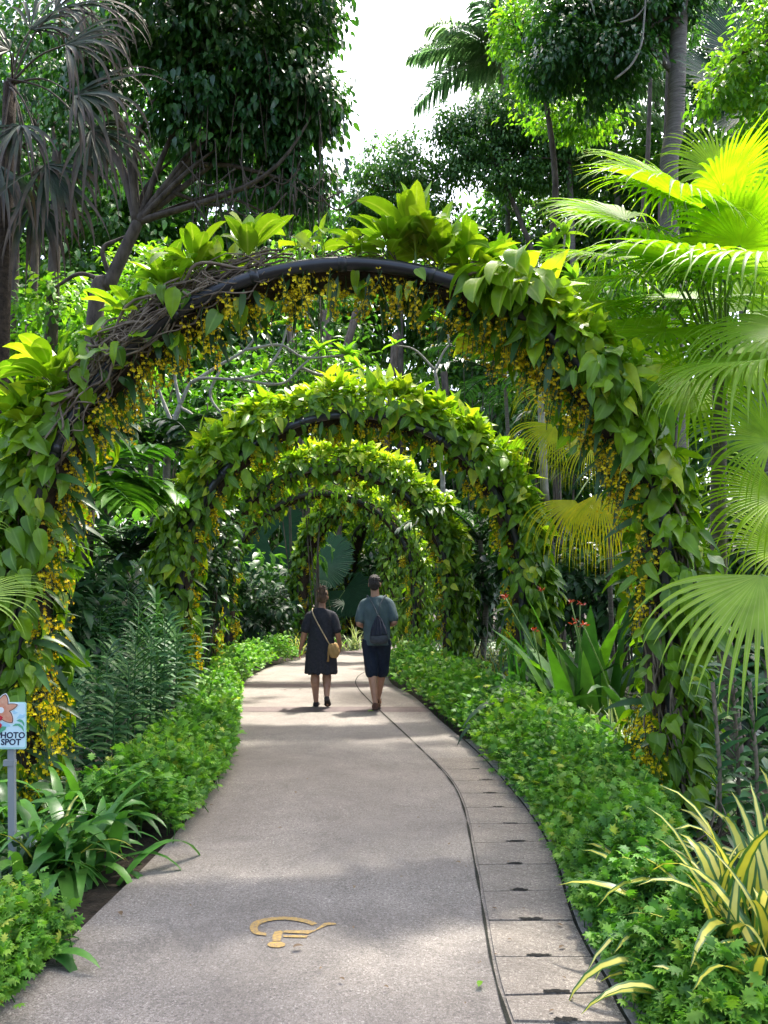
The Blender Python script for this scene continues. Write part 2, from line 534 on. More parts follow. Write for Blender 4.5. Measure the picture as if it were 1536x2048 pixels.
for i in range(len(JOINTS) - 1):
    a0, a1 = JOINTS[i], JOINTS[i + 1]
    A0, B0 = G(a0[0], a0[1])[:2], G(a0[2], a0[3])[:2]
    A1, B1 = G(a1[0], a1[1])[:2], G(a1[2], a1[3])[:2]
    # clip the corners to the two curved edges
    def at_y(y, side):
        return np.array([edge_x(SL, y, 80) + 0.02, y]) if side == 0 else np.array([edge_x(ER, y, 80) - 0.006, y])
    m = 9
    ys0 = np.linspace(A0[1] + GAP[i], A1[1] - 0.003, m); ys1 = np.linspace(B0[1] + GAP[i], B1[1] - 0.003, m)
    Lp = np.array([at_y(y, 0) for y in ys0]); Rp = np.array([at_y(y, 1) for y in ys1])
    lab = '%s aggregate drain cover along the right edge of the path, counted from the viewer' % words_[i]
    o = thing('drain_cover', (*((A0 + B1) / 2), 0.0), lab, 'drain cover', 'concrete drain covers along the path')
    mb = MB(); ribbon(mb, Lp, Rp, 0.0085, 8)
    skirt(mb, Lp[::-1], 0.0, 0.0085); skirt(mb, Rp, 0.0, 0.0085)
    skirt(mb, np.array([Lp[0] * (1 - t) + Rp[0] * t for t in np.linspace(0, 1, 6)]), 0.0, 0.0085)
    mb.build('slab', M_slab, o, smooth=False)
    # lifting notch: an irregular dark slot on the near edge
    fq = rng.uniform(.44, .66); c = Lp[0] * (1 - fq) + Rp[0] * fq + np.array([0, 0.004])
    k = 22
    th = np.linspace(0, 2 * PI, k, endpoint=False)
    hw = 0.5 * min(0.19, 0.42 * (Rp[0][0] - Lp[0][0])) * (0.7 + 0.3 * rng.random())
    rr = 1 + 0.38 * rng.normal(size=k); hw *= rng.uniform(.45, .95)
    pv = np.stack([c[0] + hw * np.cos(th) * (0.8 + 0.2 * rr), c[1] + (0.010 + 0.006 * rng.random()) * np.sin(th) * rr, np.full(k, 0.0125)], -1)
    mb = MB(); mb.add(pv, [np.arange(k)[None]])
    mb.build('lifting_notch', M_notch, o, smooth=False)

# dark gap and kerb stones beyond the covers
mb = MB()
idx = [i for i in range(len(ER)) if ER[i, 1] < 8.5]
Rr = ER[idx]
tn = np.gradient(Rr, axis=0); tn /= np.linalg.norm(tn, axis=1, keepdims=True)
no = np.stack([tn[:, 1], -tn[:, 0]], -1)
ribbon(mb, Rr - no * 0.006, Rr + no * 0.011, 0.004, 3)
tag(mb.build('gutter_gap', M_joint, smooth=False), kind='structure')
mb = MB()
Ra, Rb = Rr + no * 0.011, Rr + no * 0.12
ribbon(mb, Ra, Rb, 0.012, 3); skirt(mb, Ra[::-1], -0.05, 0.012); skirt(mb, Rb, -0.05, 0.012)
tag(mb.build('kerb', M_kerb, smooth=False), kind='structure')

# wheelchair mark (flat paint on the path)
def painted(mb, pix):
    q = np.array([G(*p_) for p_ in pix]); q[:, 2] = 0.0045
    mb.add(q, [np.arange(len(q))[None]])
def S(x, y): return (400 + x * 850 / 1536.0, 1600 + y * 448 / 810.0)
mb = MB()
# wheel arc: outer and inner curves in the photo's perspective
outer = spline([S(240, 494), S(196, 487), S(180, 465), S(193, 444), S(235, 431), S(300, 425), S(360, 430), S(405, 441), S(424, 450)], 40)
inner = spline([S(240, 484), S(213, 478), S(209, 463), S(222, 450), S(255, 440), S(300, 436), S(350, 441), S(385, 449), S(404, 457)], 40)
for i in range(len(outer) - 1):
    painted(mb, [outer[i], outer[i + 1], inner[i + 1], inner[i]])
# leg and footrest
painted(mb, [S(302, 483), S(392, 487), S(414, 475), S(302, 475)])
painted(mb, [S(392, 487), S(460, 456), S(448, 449), S(414, 475)])
painted(mb, [S(448, 449), S(460, 456), S(493, 453), S(490, 448), S(464, 446)])
painted(mb, [S(302, 492), S(302, 499), S(384, 501), S(392, 493)])
# torso and head
painted(mb, [S(260, 514), S(290, 513), S(300, 478), S(290, 475), S(270, 479), S(262, 495)])
hd = [(S(276, 526)[0] + 18 * math.cos(t), S(276, 526)[1] + 6 * math.sin(t)) for t in np.linspace(0, 2 * PI, 20, endpoint=False)]
painted(mb, hd)
tag(mb.build('path_marking', M_yellow, smooth=False), kind='structure')
# ================================================================== LEAF MATERIALS
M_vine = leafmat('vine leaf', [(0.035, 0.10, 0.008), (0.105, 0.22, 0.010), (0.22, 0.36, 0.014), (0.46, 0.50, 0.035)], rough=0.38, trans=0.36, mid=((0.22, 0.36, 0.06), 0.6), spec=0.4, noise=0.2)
M_lime = leafmat('lime leaf', [(0.085, 0.19, 0.012), (0.22, 0.34, 0.016), (0.43, 0.46, 0.035)], rough=0.38, trans=0.42, mid=((0.5, 0.55, 0.15), 0.5), spec=0.4, noise=0.15)
M_stem = surf('woody vine', (0.07, 0.05, 0.035), (0.25, 0.2, 0.145), scale=7, rough=0.85, bump=0.5, c2=(0.42, 0.38, 0.31))
M_gstem = leafmat('green stem', [(0.07, 0.14, 0.02), (0.16, 0.25, 0.05)], rough=0.5, trans=0.0, noise=0.2)
M_coir = surf('coir', (0.012, 0.008, 0.005), (0.05, 0.034, 0.02), scale=22, rough=0.95, bump=1.0, c2=(0.1, 0.07, 0.04))
M_tube = surf('black pipe', (0.010, 0.011, 0.013), (0.022, 0.025, 0.03), scale=5, rough=0.32, spec=0.5, bump=0.05)
M_orchid = leafmat('orchid petals', [(0.44, 0.28, 0.006), (0.74, 0.56, 0.010), (0.9, 0.76, 0.02)], rough=0.5, trans=0.3, tcol=(1.2, 1.1, 0.5), spec=0.2, noise=0.1)
M_oleaf = leafmat('orchid leaf', [(0.02, 0.06, 0.012), (0.05, 0.13, 0.02)], rough=0.4, trans=0.25, noise=0.2)

_pp = [(0, .012), (.04, .05), (.09, .16), (.2, .245), (.36, .265), (.52, .235), (.68, .175), (.84, .09), (.94, .03), (1, .004)]
POTHOS = [leaf_tpl(_pp, cols=5, fold=0.28, droop=0.2, wave=0.05), leaf_tpl(_pp, cols=5, fold=0.55, droop=0.5, wave=0.1), leaf_tpl([(t, h * (1.25 - .4 * t)) for t, h in _pp], cols=5, fold=0.12, droop=-0.05, wave=0.14), leaf_tpl([(t, h * .78) for t, h in _pp], cols=5, fold=0.4, droop=0.35, wave=0.08)]
_p2 = [(0, .02), (.1, .17), (.32, .27), (.6, .21), (.85, .085), (1, .004)]
POTHOS2 = [leaf_tpl(_p2, cols=3, fold=0.3, droop=0.28), leaf_tpl(_p2, cols=3, fold=0.6, droop=0.5), leaf_tpl(_p2, cols=3, fold=0.15, droop=0.0)]
SMALL = [leaf_tpl([(0, .02), (.25, .22), (.6, .2), (1, .01)], cols=3, fold=0.3, droop=0.3)]
# small yellow orchid: broad two-lobed lip, two side petals, hood
_fv = [(0, 0, 0), (-.52, -.3, .1), (-.4, -.78, .02), (-.04, -.62, .12), (.04, -.62, .12), (.4, -.78, .02), (.52, -.3, .1),
       (-.16, .06, .02), (-.5, .22, -.1), (-.14, .2, 0), (.16, .06, .02), (.5, .22, -.1), (.14, .2, 0), (0, .5, .1)]
ORCHID = Tpl(_fv, [np.array([[0, 1, 2, 3], [0, 4, 5, 6]]), np.array([[0, 3, 4], [0, 8, 9], [0, 12, 11], [7, 9, 13], [10, 13, 12]])], [(0, 0, 0)] * len(_fv))

AR, ASP, AHW = 2.25, 1.68, 0.2
ALEN = 2 * ASP + PI * AR
def arc(s):
    s = np.atleast_1d(np.asarray(s, float)) * ALEN
    th = PI - np.clip((s - ASP) / AR, 0, PI)
    x, z = AR * np.cos(th), ASP + AR * np.sin(th)
    z = np.where(s < ASP, s, np.where(s > ASP + PI * AR, ALEN - s, z))
    nx, nz = np.cos(th), np.sin(th)
    return np.stack([x, 0 * x, z], -1), np.stack([nx, 0 * nx, nz], -1)

class Arch:
    def __init__(s, X, Y, rz, lab, sc=1.0):
        s.o = np.array([X, Y, 0.0]); s.rz = rz; s.sc = sc
        c, q = math.cos(rz), math.sin(rz)
        s.R = np.array([[c, -q, 0], [q, c, 0], [0, 0, 1]])
        s.lab = lab
    def W(s, p): return (np.asarray(p) * s.sc) @ s.R.T + s.o
    def D(s, d): return np.asarray(d) @ s.R.T
    def at(s, u, rad=0.0, y=0.0):
        c, n = arc(u)
        p = c + n * np.asarray(rad).reshape(-1, 1)
        p[:, 1] += y
        return s.W(p)

def build_frame(A, label):
    t = thing('metal_arch', tuple(A.o), label, 'arch', 'black pipe garden arches over the path')
    u = np.linspace(0.0, 1, 90)
    for y in (-AHW, AHW):
        mb = MB(); tube(mb, A.at(u, 0, y), 0.052, 12, v=0.4)
        for k in np.arange(0.06, 1, 0.062):
            tube(mb, A.at(np.linspace(k, k + 0.006, 3), 0, y), 0.057, 12)
        mb.build('hoop', M_tube, t)
    # planting band of coir between the hoops
    mb = MB()
    nu, nv = 150, 9
    uu = np.linspace(0.02, 0.98, nu)
    ys = np.linspace(-AHW * 0.93, AHW * 0.93, nv)
    c, n = arc(uu)
    top, bot = [], []
    for j, y in enumerate(ys):
        e = (1 - (y / (AHW * 0.95)) ** 2) ** 0.5
        p = c + n * (0.03 + 0.05 * e + 0.03 * rng.random((nu, 1))); p[:, 1] = y; top.append(A.W(p))
        p = c - n * (0.02 + 0.06 * e + 0.035 * rng.random((nu, 1))); p[:, 1] = y; bot.append(A.W(p))
    for S_ in (top, bot):
        Vv = np.stack(S_, 1).reshape(-1, 3)
        I = (np.arange(nu - 1)[:, None] * nv + np.arange(nv - 1)[None]).ravel()
        mb.add(Vv, [np.stack([I, I + 1, I + nv + 1, I + nv], 1)])
    mb.build('coir_band', M_coir, t)
    return t

def sample_s(f, n):
    out = np.zeros(0)
    while len(out) < n:
        s = rng.random(4 * n)
        out = np.concatenate([out, s[rng.random(4 * n) < f(s)]])
    return out[:n]

def pw(pts):
    xs, ys = zip(*pts)
    return lambda s: np.interp(s, xs, ys)

def vine_leaves(A, mb, n, dens, size, tpl, a=0.26, b=0.28, off=0.1, perk=0.6, yel=0.5, vlo=0.1, petmb=None):
    s = sample_s(dens, n)
    c, nn = arc(s)
    # angle round the bundle; 0 = outward, -90 = towards -y
    ph = rng.normal(0, 1.25, n)
    ph = np.clip(ph, -2.6, 2.6)
    k = (0.75 + 0.5 * rng.random(n)) * (1.0 + 0.25 * np.sin(s * 61) * np.sin(s * 23 + 1))
    o = nn * np.cos(ph)[:, None] + np.array([0, 1.0, 0]) * np.sin(ph)[:, None]
    p = c + nn * (off + a * k * np.cos(ph))[:, None] + np.array([0, 1.0, 0]) * (b * k * np.sin(ph))[:, None]
    up = np.clip(o[:, 2], 0, 1)
    r = rdir(n)
    d_hang = np.array([0, 0, -1.0]) * 0.85 + o * 0.45 + r * 0.62
    d_top = o * 0.55 + r * 0.75 + np.array([0, 0, 0.35])
    wgt = np.clip((up - 0.25) / 0.5, 0, 1)[:, None] * perk
    d = nrm(d_hang * (1 - wgt) + d_top * wgt)
    nor = o + 0.6 * rdir(n) + np.array([0, 0, 0.4])
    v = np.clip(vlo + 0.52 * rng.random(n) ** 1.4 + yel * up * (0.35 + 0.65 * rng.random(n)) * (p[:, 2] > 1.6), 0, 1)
    v = np.where(rng.random(n) < 0.05, 0.95, v)
    sz = size * rng.uniform(0.45, 1.25, n)
    pw_, dw = A.W(p), A.D(d)
    fr = frames(dw, A.D(nor)); wd = rng.uniform(0.8, 1.2, n); q = rng.integers(0, len(tpl), n)
    for j, T_ in enumerate(tpl):
        m = q == j
        if m.any(): inst(mb, T_, pw_[m], fr[m], sz[m], v[m], wd[m])
    if petmb is not None:
        for i in range(0, n, 2):
            q = A.W(p[i] - o[i] * 0.16 + np.array([0, 0, -0.02]))
            m_ = (q + pw_[i]) / 2 + np.array([0, 0, 0.03])
            tube(petmb, [q, m_, pw_[i]], 0.0045, 4, cap=False, v=0.5 + 0.3 * rng.random())

def vine_stems(A, mb, n, s_rng, a=0.2, b=0.24, off=0.08, rad=(0.008, 0.02), amp=0.05, ph=(-2.2, 2.2), ln=(0.1, 0.3)):
    for i in range(n):
        l = rng.uniform(*ln)
        s0 = rng.uniform(s_rng[0], max(s_rng[0] + 0.001, s_rng[1] - l))
        u = np.linspace(s0, min(s0 + l, s_rng[1]), 26)
        p0, p1 = rng.uniform(*ph), rng.uniform(*ph)
        f = p0 + (p1 - p0) * np.linspace(0, 1, 26) * 0.45
        c, nn = arc(u)
        k = rng.uniform(0.75, 1.15)
        p = c + nn * (off + a * k * np.cos(f))[:, None]
        p[:, 1] += b * k * np.sin(f)
        p = p + wobble(26, amp, rng.uniform(1, 2.5))
        r0 = rng.uniform(*rad)
        tube(mb, A.W(p), r0 * (1 - 0.4 * np.linspace(0, 1, 26)), 6, v=rng.random())

def orchids(A, s0, s1, n, label, spread=0.16, hang=0.3, size=0.034, vlo=0.0, vhi=1.0, leaves=14, group='yellow orchids under the arches', y0=-0.25, y1=0.15, nsp=None, n_in=0.1):
    sm = 0.5 * (s0 + s1)
    n = int(n * 2.3); hang *= .8; spread *= .78; size *= .8
    t = thing('orchid_plant', tuple(A.at(sm, -0.06)[0]), label, 'orchid', group)
    ms, mf = MB(), MB()
    k = nsp or max(4, n // 22)
    per = max(4, n // k)
    for i in range(k):
        s = rng.uniform(s0, s1)
        c, nn = arc(s); c, nn = c[0], nn[0]
        y = rng.uniform(y0, y1)
        q0 = c - nn * 0.05 + np.array([0, y, 0])
        dirn = nrm(-nn * rng.uniform(0.5, 1.0) + np.array([rng.normal() * .35, rng.normal() * .35 - 0.15, -0.35]))
        l = hang * rng.uniform(0.6, 1.25)
        pts = [q0, q0 + dirn * l * 0.45 + rng.normal(size=3) * 0.02, q0 + dirn * l * 0.8 + np.array([0, 0, -0.3 * l]), q0 + dirn * l * 0.9 + np.array([0, 0, -0.65 * l])]
        sp = spline(pts, 12)
        tube(ms, A.W(sp), 0.003, 4, cap=False, v=0.3)
        u = rng.uniform(0.2, 1, per)
        base = sp[(u * (len(sp) - 1)).astype(int)]
        off = rdir(per) * rng.uniform(0.1, 1, (per, 1)) ** 0.5 * spread * (0.35 + 0.65 * (1 - u[:, None]))
        pos = base + off * np.array([1, 1, 1.1])
        outn = nrm(off + 0.25 * rdir(per) + np.array([0, -0.05, 0]) - nn * 0.04)
        up = np.tile([0, 0, 1.0], (per, 1)) + 0.5 * rdir(per)
        inst(mf, ORCHID, A.W(pos), frames(A.D(up), A.D(outn)), size * rng.uniform(0.6, 1.15, per), rng.uniform(vlo, vhi, per))
        for j in range(0, per, 3):
            tube(ms, A.W(np.array([base[j], pos[j]])), 0.0016, 3, cap=False, v=0.4)
    mf.build('blossoms', M_orchid, t)
    if leaves:
        ml = ms
        s = rng.uniform(s0, s1, leaves)
        c, nn = arc(s)
        y = rng.uniform(y0, y1, leaves)
        base = c - nn * 0.06; base[:, 1] += y
        d = nrm(-nn * 0.8 + rdir(leaves) * 0.5 + np.array([0, 0, -0.2]))
        blades(ml, A.W(base), A.D(d), A.D(rdir(leaves) * 0.4 + np.array([0, -0.5, 0.6])), rng.uniform(0.18, 0.42, leaves), rng.uniform(0.04, 0.065, leaves), rng.random(leaves), bend=0.7, seg=5, prof=PROF_LANCE)
    ms.build('foliage', M_oleaf, t)
    return t

PROF_ROS = lambda t: np.where(t < 0.25, 0.09, np.sin(np.clip((t - 0.22) / 0.78, 0, 1) ** 0.9 * PI) ** 0.8 + 0.03)
def rosette(pos, n, L, W, label, tilt=0.55, lean=(0, 0, 0), bend=0.7, v=(0.3, 1.0), name='vine_rosette', cat='leaf rosette', mat=None, stem=0.12):
    t = thing(name, tuple(pos), label, cat, 'leafy rosettes on top of the first arch')
    ml, ms = MB(), MB()
    a = np.arange(n) * 2.399 + rng.uniform(0, 6)
    el = np.clip(rng.normal(tilt, 0.28, n), -0.2, 1.4)
    d = np.stack([np.cos(a) * np.cos(el), np.sin(a) * np.cos(el), np.sin(el)], -1) + np.asarray(lean)
    side = np.stack([-np.cos(a) * np.sin(el), -np.sin(a) * np.sin(el), np.cos(el)], -1) + 0.35 * rdir(n)
    base = np.asarray(pos) + np.array([0, 0, 1.0]) * (rng.random((n, 1)) * stem) + np.asarray(lean) * 0.05
    blades(ml, base, d, side, L * rng.uniform(0.65, 1.15, n), W * rng.uniform(0.75, 1.2, n), rng.uniform(v[0], v[1], n), bend=bend * rng.uniform(0.2, 2.0, n), seg=10, prof=PROF_ROS, fold=0.32, bendpow=1.8, twist=rng.uniform(-.9, .9))
    tube(ms, [pos - np.array([0, 0, 0.12]), pos + np.array([0, 0, stem * .5]), pos + np.array([0, 0, stem])], [0.012, 0.012, 0.008], 6)
    ml.build('leaves', mat or M_lime, t)
    ms.build('stem', M_gstem, t)
    return t

# ---------------------------------------------------------------- arch 1
A1 = Arch(-0.27, 5.58, 0.0, 'first')
build_frame(A1, 'nearest black pipe arch, its top pipe bare between two leafy shoulders')
t = thing('climbing_vine', tuple(A1.at(0.05)[0]), 'large leaved climbing vine on the nearest arch, bare twisted stems on its left shoulder', 'vine', 'climbing vines on the arches')
ml = MB()
d1 = pw([(0, .75), (.04, .95), (.17, 1), (.235, .95), (.27, .5), (.30, .2), (.38, .1), (.43, .05), (.45, .05), (.585, .03), (.60, .5), (.66, .75), (.74, .9), (.83, .8), (.93, .85), (1, .8)])
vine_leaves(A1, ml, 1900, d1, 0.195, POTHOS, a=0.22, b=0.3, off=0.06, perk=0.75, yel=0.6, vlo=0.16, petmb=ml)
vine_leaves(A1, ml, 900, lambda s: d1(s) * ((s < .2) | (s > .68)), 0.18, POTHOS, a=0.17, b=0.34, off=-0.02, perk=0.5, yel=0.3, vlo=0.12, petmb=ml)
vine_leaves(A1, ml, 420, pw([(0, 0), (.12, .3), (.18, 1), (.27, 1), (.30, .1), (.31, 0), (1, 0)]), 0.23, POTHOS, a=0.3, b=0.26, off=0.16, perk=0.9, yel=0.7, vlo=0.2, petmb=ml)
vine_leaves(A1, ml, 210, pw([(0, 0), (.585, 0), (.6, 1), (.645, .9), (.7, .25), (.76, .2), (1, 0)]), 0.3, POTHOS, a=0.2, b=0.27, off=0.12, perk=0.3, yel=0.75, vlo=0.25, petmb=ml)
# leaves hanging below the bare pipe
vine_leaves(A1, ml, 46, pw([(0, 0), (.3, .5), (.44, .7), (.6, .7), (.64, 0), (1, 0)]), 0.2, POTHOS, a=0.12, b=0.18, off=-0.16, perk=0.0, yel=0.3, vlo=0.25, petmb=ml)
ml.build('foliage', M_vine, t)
ms = MB()
vine_stems(A1, ms, 62, (0.235, 0.46), a=0.16, b=0.25, off=0.06, rad=(0.004, 0.017), amp=0.05, ph=(-2.4, 1.9), ln=(0.06, 0.22))
vine_stems(A1, ms, 55, (0.26, 0.44), a=0.11, b=0.25, off=0.07, rad=(0.003, 0.008), amp=0.06, ln=(0.04, 0.1))
vine_stems(A1, ms, 34, (0.21, 0.44), a=0.09, b=0.26, off=0.0, rad=(0.003, 0.010), amp=0.045, ph=(-2.5, -.7), ln=(0.06, 0.2))
vine_stems(A1, ms, 26, (0.86, 1.0), a=0.16, b=0.27, off=0.0, rad=(0.006, 0.013), amp=0.02, ph=(-2.8, 0), ln=(0.1, 0.14))
vine_stems(A1, ms, 40, (0.0, 0.27), a=0.17, b=0.22, off=0.07, rad=(0.006, 0.014), amp=0.03, ln=(0.1, 0.27))
vine_stems(A1, ms, 60, (0.70, 1.0), a=0.16, b=0.2, off=0.06, rad=(0.006, 0.013), amp=0.022, ln=(0.12, 0.28))
vine_stems(A1, ms, 22, (0.58, 0.74), a=0.14, b=0.2, off=0.08, rad=(0.006, 0.014), amp=0.04, ln=(0.08, 0.14))
vine_stems(A1, ms, 14, (0.43, 0.62), a=0.12, b=0.2, off=0.10, rad=(0.004, 0.010), amp=0.05, ph=(0.2, 1.6), ln=(0.06, 0.14))
ms.build('stems', M_stem, t)

def on_arch1(px, yoff=0.0, rad=0.16):
    """point on the outer side of the first arch below photo column px"""
    X = (px - 768) / FPX * (A1.o[1] + yoff) * 1.03 - A1.o[0]
    X = np.clip(X, -AR - 0.1, AR + 0.1)
    th = math.acos(np.clip(X / (AR + rad), -1, 1))
    return np.array([A1.o[0] + X, A1.o[1] + yoff, ASP + (AR + rad) * math.sin(th)])

ROS = [
 (62, -.1, 12, .42, .12, .6, .26, 'leafy rosette of tall lime leaves at the far left end of the nearest arch'),
 (112, -.15, 15, .50, .145, .8, .2, 'tallest lime rosette at the left end of the nearest arch, beside the first twisted stems'),
 (160, .1, 10, .42, .13, .8, .16, 'upright yellow green rosette where the twisted stems of the nearest arch begin'),
 (212, .0, 9, .36, .11, .6, .14, 'small lime leaf rosette low among the twisted stems of the nearest arch'),
 (265, .15, 13, .46, .14, .6, .18, 'lime leaf rosette rising behind the twisted stems, just left of the large shoulder clump'),
 (330, .05, 15, .46, .14, .7, .16, 'left half of the large lime clump on the left shoulder of the nearest arch'),
 (388, .0, 18, .44, .135, .6, .16, 'dense middle of the large lime clump on the left shoulder of the nearest arch'),
 (440, .1, 13, .36, .12, .5, .14, 'low rosette of lime leaves closing the shoulder clump on its right side'),
 (494, -.05, 9, .50, .155, 1.2, .12, 'single upright rosette with broad lemon leaves, left of the bare pipe'),
 (598, .0, 3, .27, .10, 1.0, .1, 'little lone three leaved rosette on the bare top of the nearest arch'),
 (712, .1, 8, .38, .10, .6, .12, 'thin lime rosette on the crest, just left of the big crest clump'),
 (775, .1, 16, .48, .13, .5, .14, 'spreading lime rosette forming the left side of the crest clump on the nearest arch'),
 (832, .0, 15, .62, .165, .95, .14, 'tallest rosette of the crest clump with folded yellow leaves'),
 (885, .05, 17, .58, .155, .85, .14, 'crest clump rosette with broad pale leaves, right of the tallest one'),
 (935, .1, 16, .50, .14, .6, .14, 'right hand rosette of the crest clump above the dark pipe'),
 (985, .15, 12, .42, .125, .5, .14, 'lime rosette where the crest clump meets the drooping leaf bunch'),
 (1105, .0, 12, .36, .12, .4, .14, 'lime rosette on the right shoulder just under the tips of the fan palm'),
 (1180, .05, 12, .36, .12, .5, .14, 'lime rosette at the top of the leafy right leg of the nearest arch'),
 (1245, .0, 12, .36, .12, .5, .2, 'lime rosette low on the outside of the right leg of the nearest arch'),
]
for (px, yo, nl, L, Wd, tl, rd_, lab) in ROS:
    nl, L, Wd = int(nl * 1.45), L * .86, Wd * .86
    rosette(on_arch1(px, yo, rd_ + (.09 if 240 < px < 480 else .03)), nl, L, Wd, lab, tilt=tl, lean=(rng.normal() * .12, -.1, 0), v=(0.05, 0.85), bend=1.1)
# drooping bunch of big pale leaves on the right shoulder
t = thing('vine_rosette', tuple(on_arch1(1010, -0.3, 0.2)), 'drooping bunch of big pale leaves hanging over the pipe on the right shoulder', 'leaf rosette', 'leafy rosettes on top of the first arch')
ml = MB(); n = 30
c = on_arch1(1010, -0.32, 0.16)
a = rng.uniform(0, 6.28, n); el = rng.uniform(-0.5, 0.7, n)
d = np.stack([np.cos(a) * np.cos(el), np.sin(a) * np.cos(el) - 0.25, np.sin(el)], -1)
blades(ml, c + rng.normal(size=(n, 3)) * [.09, .06, .07], d, np.array([0, -0.5, 1.0]), rng.uniform(.25, .52, n), rng.uniform(.10, .17, n), rng.uniform(.1, .5, n), bend=rng.uniform(1.4, 3.4, n), seg=9, prof=PROF_ROS, fold=0.38, twist=.8)
ml.build('leaves', M_lime, t)

OR1 = [
 (.005, .10, 430, .13, .30, .4, 1, 'dense bright yellow orchid curtain at the nearest arch foot, beside the photo spot sign'),
 (.10, .19, 230, .14, .28, .0, .9, 'yellow orchid sprays on the left leg of the nearest arch, halfway up'),
 (.20, .265, 230, .15, .30, .0, .8, 'shaded brownish orchid sprays under the left shoulder, lowest before the leg'),
 (.27, .335, 260, .15, .28, .0, .9, 'yellow orchid sprays under the twisted stems of the left shoulder'),
 (.34, .40, 260, .14, .26, .2, 1, 'yellow orchid sprays where the twisted stems thin out on the left'),
 (.41, .475, 300, .14, .24, .3, 1, 'bright orchid cluster under the left end of the bare pipe'),
 (.485, .56, 300, .14, .26, .0, .8, 'golden orchid fringe hanging below the middle of the bare pipe'),
 (.565, .64, 280, .15, .30, .0, .7, 'shaded brownish orchid fringe under the right end of the bare pipe'),
 (.645, .71, 300, .16, .30, .0, .7, 'shaded brown and gold orchid fringe under the right shoulder'),
 (.715, .78, 300, .15, .28, .0, .8, 'gold orchid fringe along the upper inner side of the right leg'),
 (.785, .87, 230, .13, .24, .0, .9, 'thin yellow orchid sprays down the middle of the right leg, inner side'),
 (.925, .99, 420, .12, .30, .5, 1, 'brightest hanging orchid curtain at the foot of the right leg of the nearest arch'),
]
for (s0, s1, nf, sp, hg, v0, v1, lab) in OR1:  # petal tint carries the shade: browner for sprays under the arch
    orchids(A1, s0, s1, nf, lab, spread=sp, hang=hg, vlo=v0, vhi=v1)

# ---------------------------------------------------------------- arches 2 to 6
def later_arch(A, name, lf, of, dens, nl, tpl, size, yel, orch, perk=0.8, a=0.28, b=0.3):
    build_frame(A, lf[0])
    t = thing('climbing_vine', tuple(A.at(0.05)[0]), lf[1], 'vine', 'climbing vines on the arches')
    ml = MB()
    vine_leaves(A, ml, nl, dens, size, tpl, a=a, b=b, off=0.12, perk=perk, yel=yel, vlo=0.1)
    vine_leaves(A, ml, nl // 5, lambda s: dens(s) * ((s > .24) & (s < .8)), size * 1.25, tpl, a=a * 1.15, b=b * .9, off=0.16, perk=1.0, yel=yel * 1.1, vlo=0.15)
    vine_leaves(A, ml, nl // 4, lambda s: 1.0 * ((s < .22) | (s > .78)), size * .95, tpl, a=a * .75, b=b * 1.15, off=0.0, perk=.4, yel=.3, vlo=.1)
    k = nl // 60
    s_ = sample_s(lambda q: dens(q) * ((q > .27) & (q < .8)), k)
    for s0 in s_:
        c, nn_ = arc(s0); c, nn_ = c[0] + nn_ [0] * (.28 + .1 * rng.random()) + np.array([0, rng.uniform(-.28, .22), 0]), nn_[0]
        m = 9; aa_ = np.arange(m) * 2.399 + rng.uniform(0, 6); ee = rng.uniform(.2, 1.3, m)
        dd_ = np.stack([np.cos(aa_) * np.cos(ee), np.sin(aa_) * np.cos(ee), np.sin(ee)], -1) + nn_ * .4
        blades(ml, A.W(np.repeat(c[None], m, 0)), A.D(dd_), A.D(np.stack([-np.cos(aa_) * np.sin(ee), -np.sin(aa_) * np.sin(ee), np.cos(ee)], -1) + .3 * rdir(m)), size * 1.35 * rng.uniform(.7, 1.1, m), size * .42, np.clip(rng.normal(.72, .16, m), 0, 1), bend=rng.uniform(.3, 1.6, m), seg=5, prof=PROF_ROS, fold=.35)
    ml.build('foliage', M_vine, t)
    ms = MB()
    vine_stems(A, ms, 34, (0.0, 1.0), a=0.17, b=0.2, off=0.06, rad=(0.006, 0.014), amp=0.03, ln=(0.1, 0.25))
    vine_stems(A, ms, 26, (0.66, 1.0), a=0.15, b=0.2, off=0.05, rad=(0.006, 0.013), amp=0.02, ln=(0.1, 0.25))
    ms.build('stems', M_stem, t)
    for (s0, s1, nf, lab) in orch:
        orchids(A, s0, s1, nf, lab, spread=0.14, hang=0.24, size=0.04, leaves=6, nsp=max(4, nf // 16))

A2 = Arch(-0.43, 10.35, 0.0, 'second')
later_arch(A2, 'second', ('second black pipe arch, thickly covered with leaves, only its crest pipe showing', 'thick climbing vine on the second arch, dark on the left and lime on top'), None,
    pw([(0, .9), (.1, 1), (.2, 1), (.36, 1), (.45, .8), (.5, .75), (.7, 1), (.8, .9), (.9, .85), (1, .8)]), 3600, POTHOS2, 0.2, 0.75,
    [(.02, .12, 260, 'yellow orchid column hanging low inside the left leg of the second arch'),
     (.12, .3, 240, 'yellow orchid sprays inside the left shoulder of the second arch'),
     (.32, .52, 330, 'dark gold orchid fringe under the crest of the second arch, left half'),
     (.52, .70, 330, 'dark gold orchid fringe under the right shoulder of the second arch'),
     (.70, .86, 280, 'gold orchid sprays down the upper right leg of the second arch'),
     (.86, .98, 220, 'sparse orchid sprays near the foot of the right leg of the second arch')])
A3 = Arch(-1.03, 14.8, R(-3), 'third')
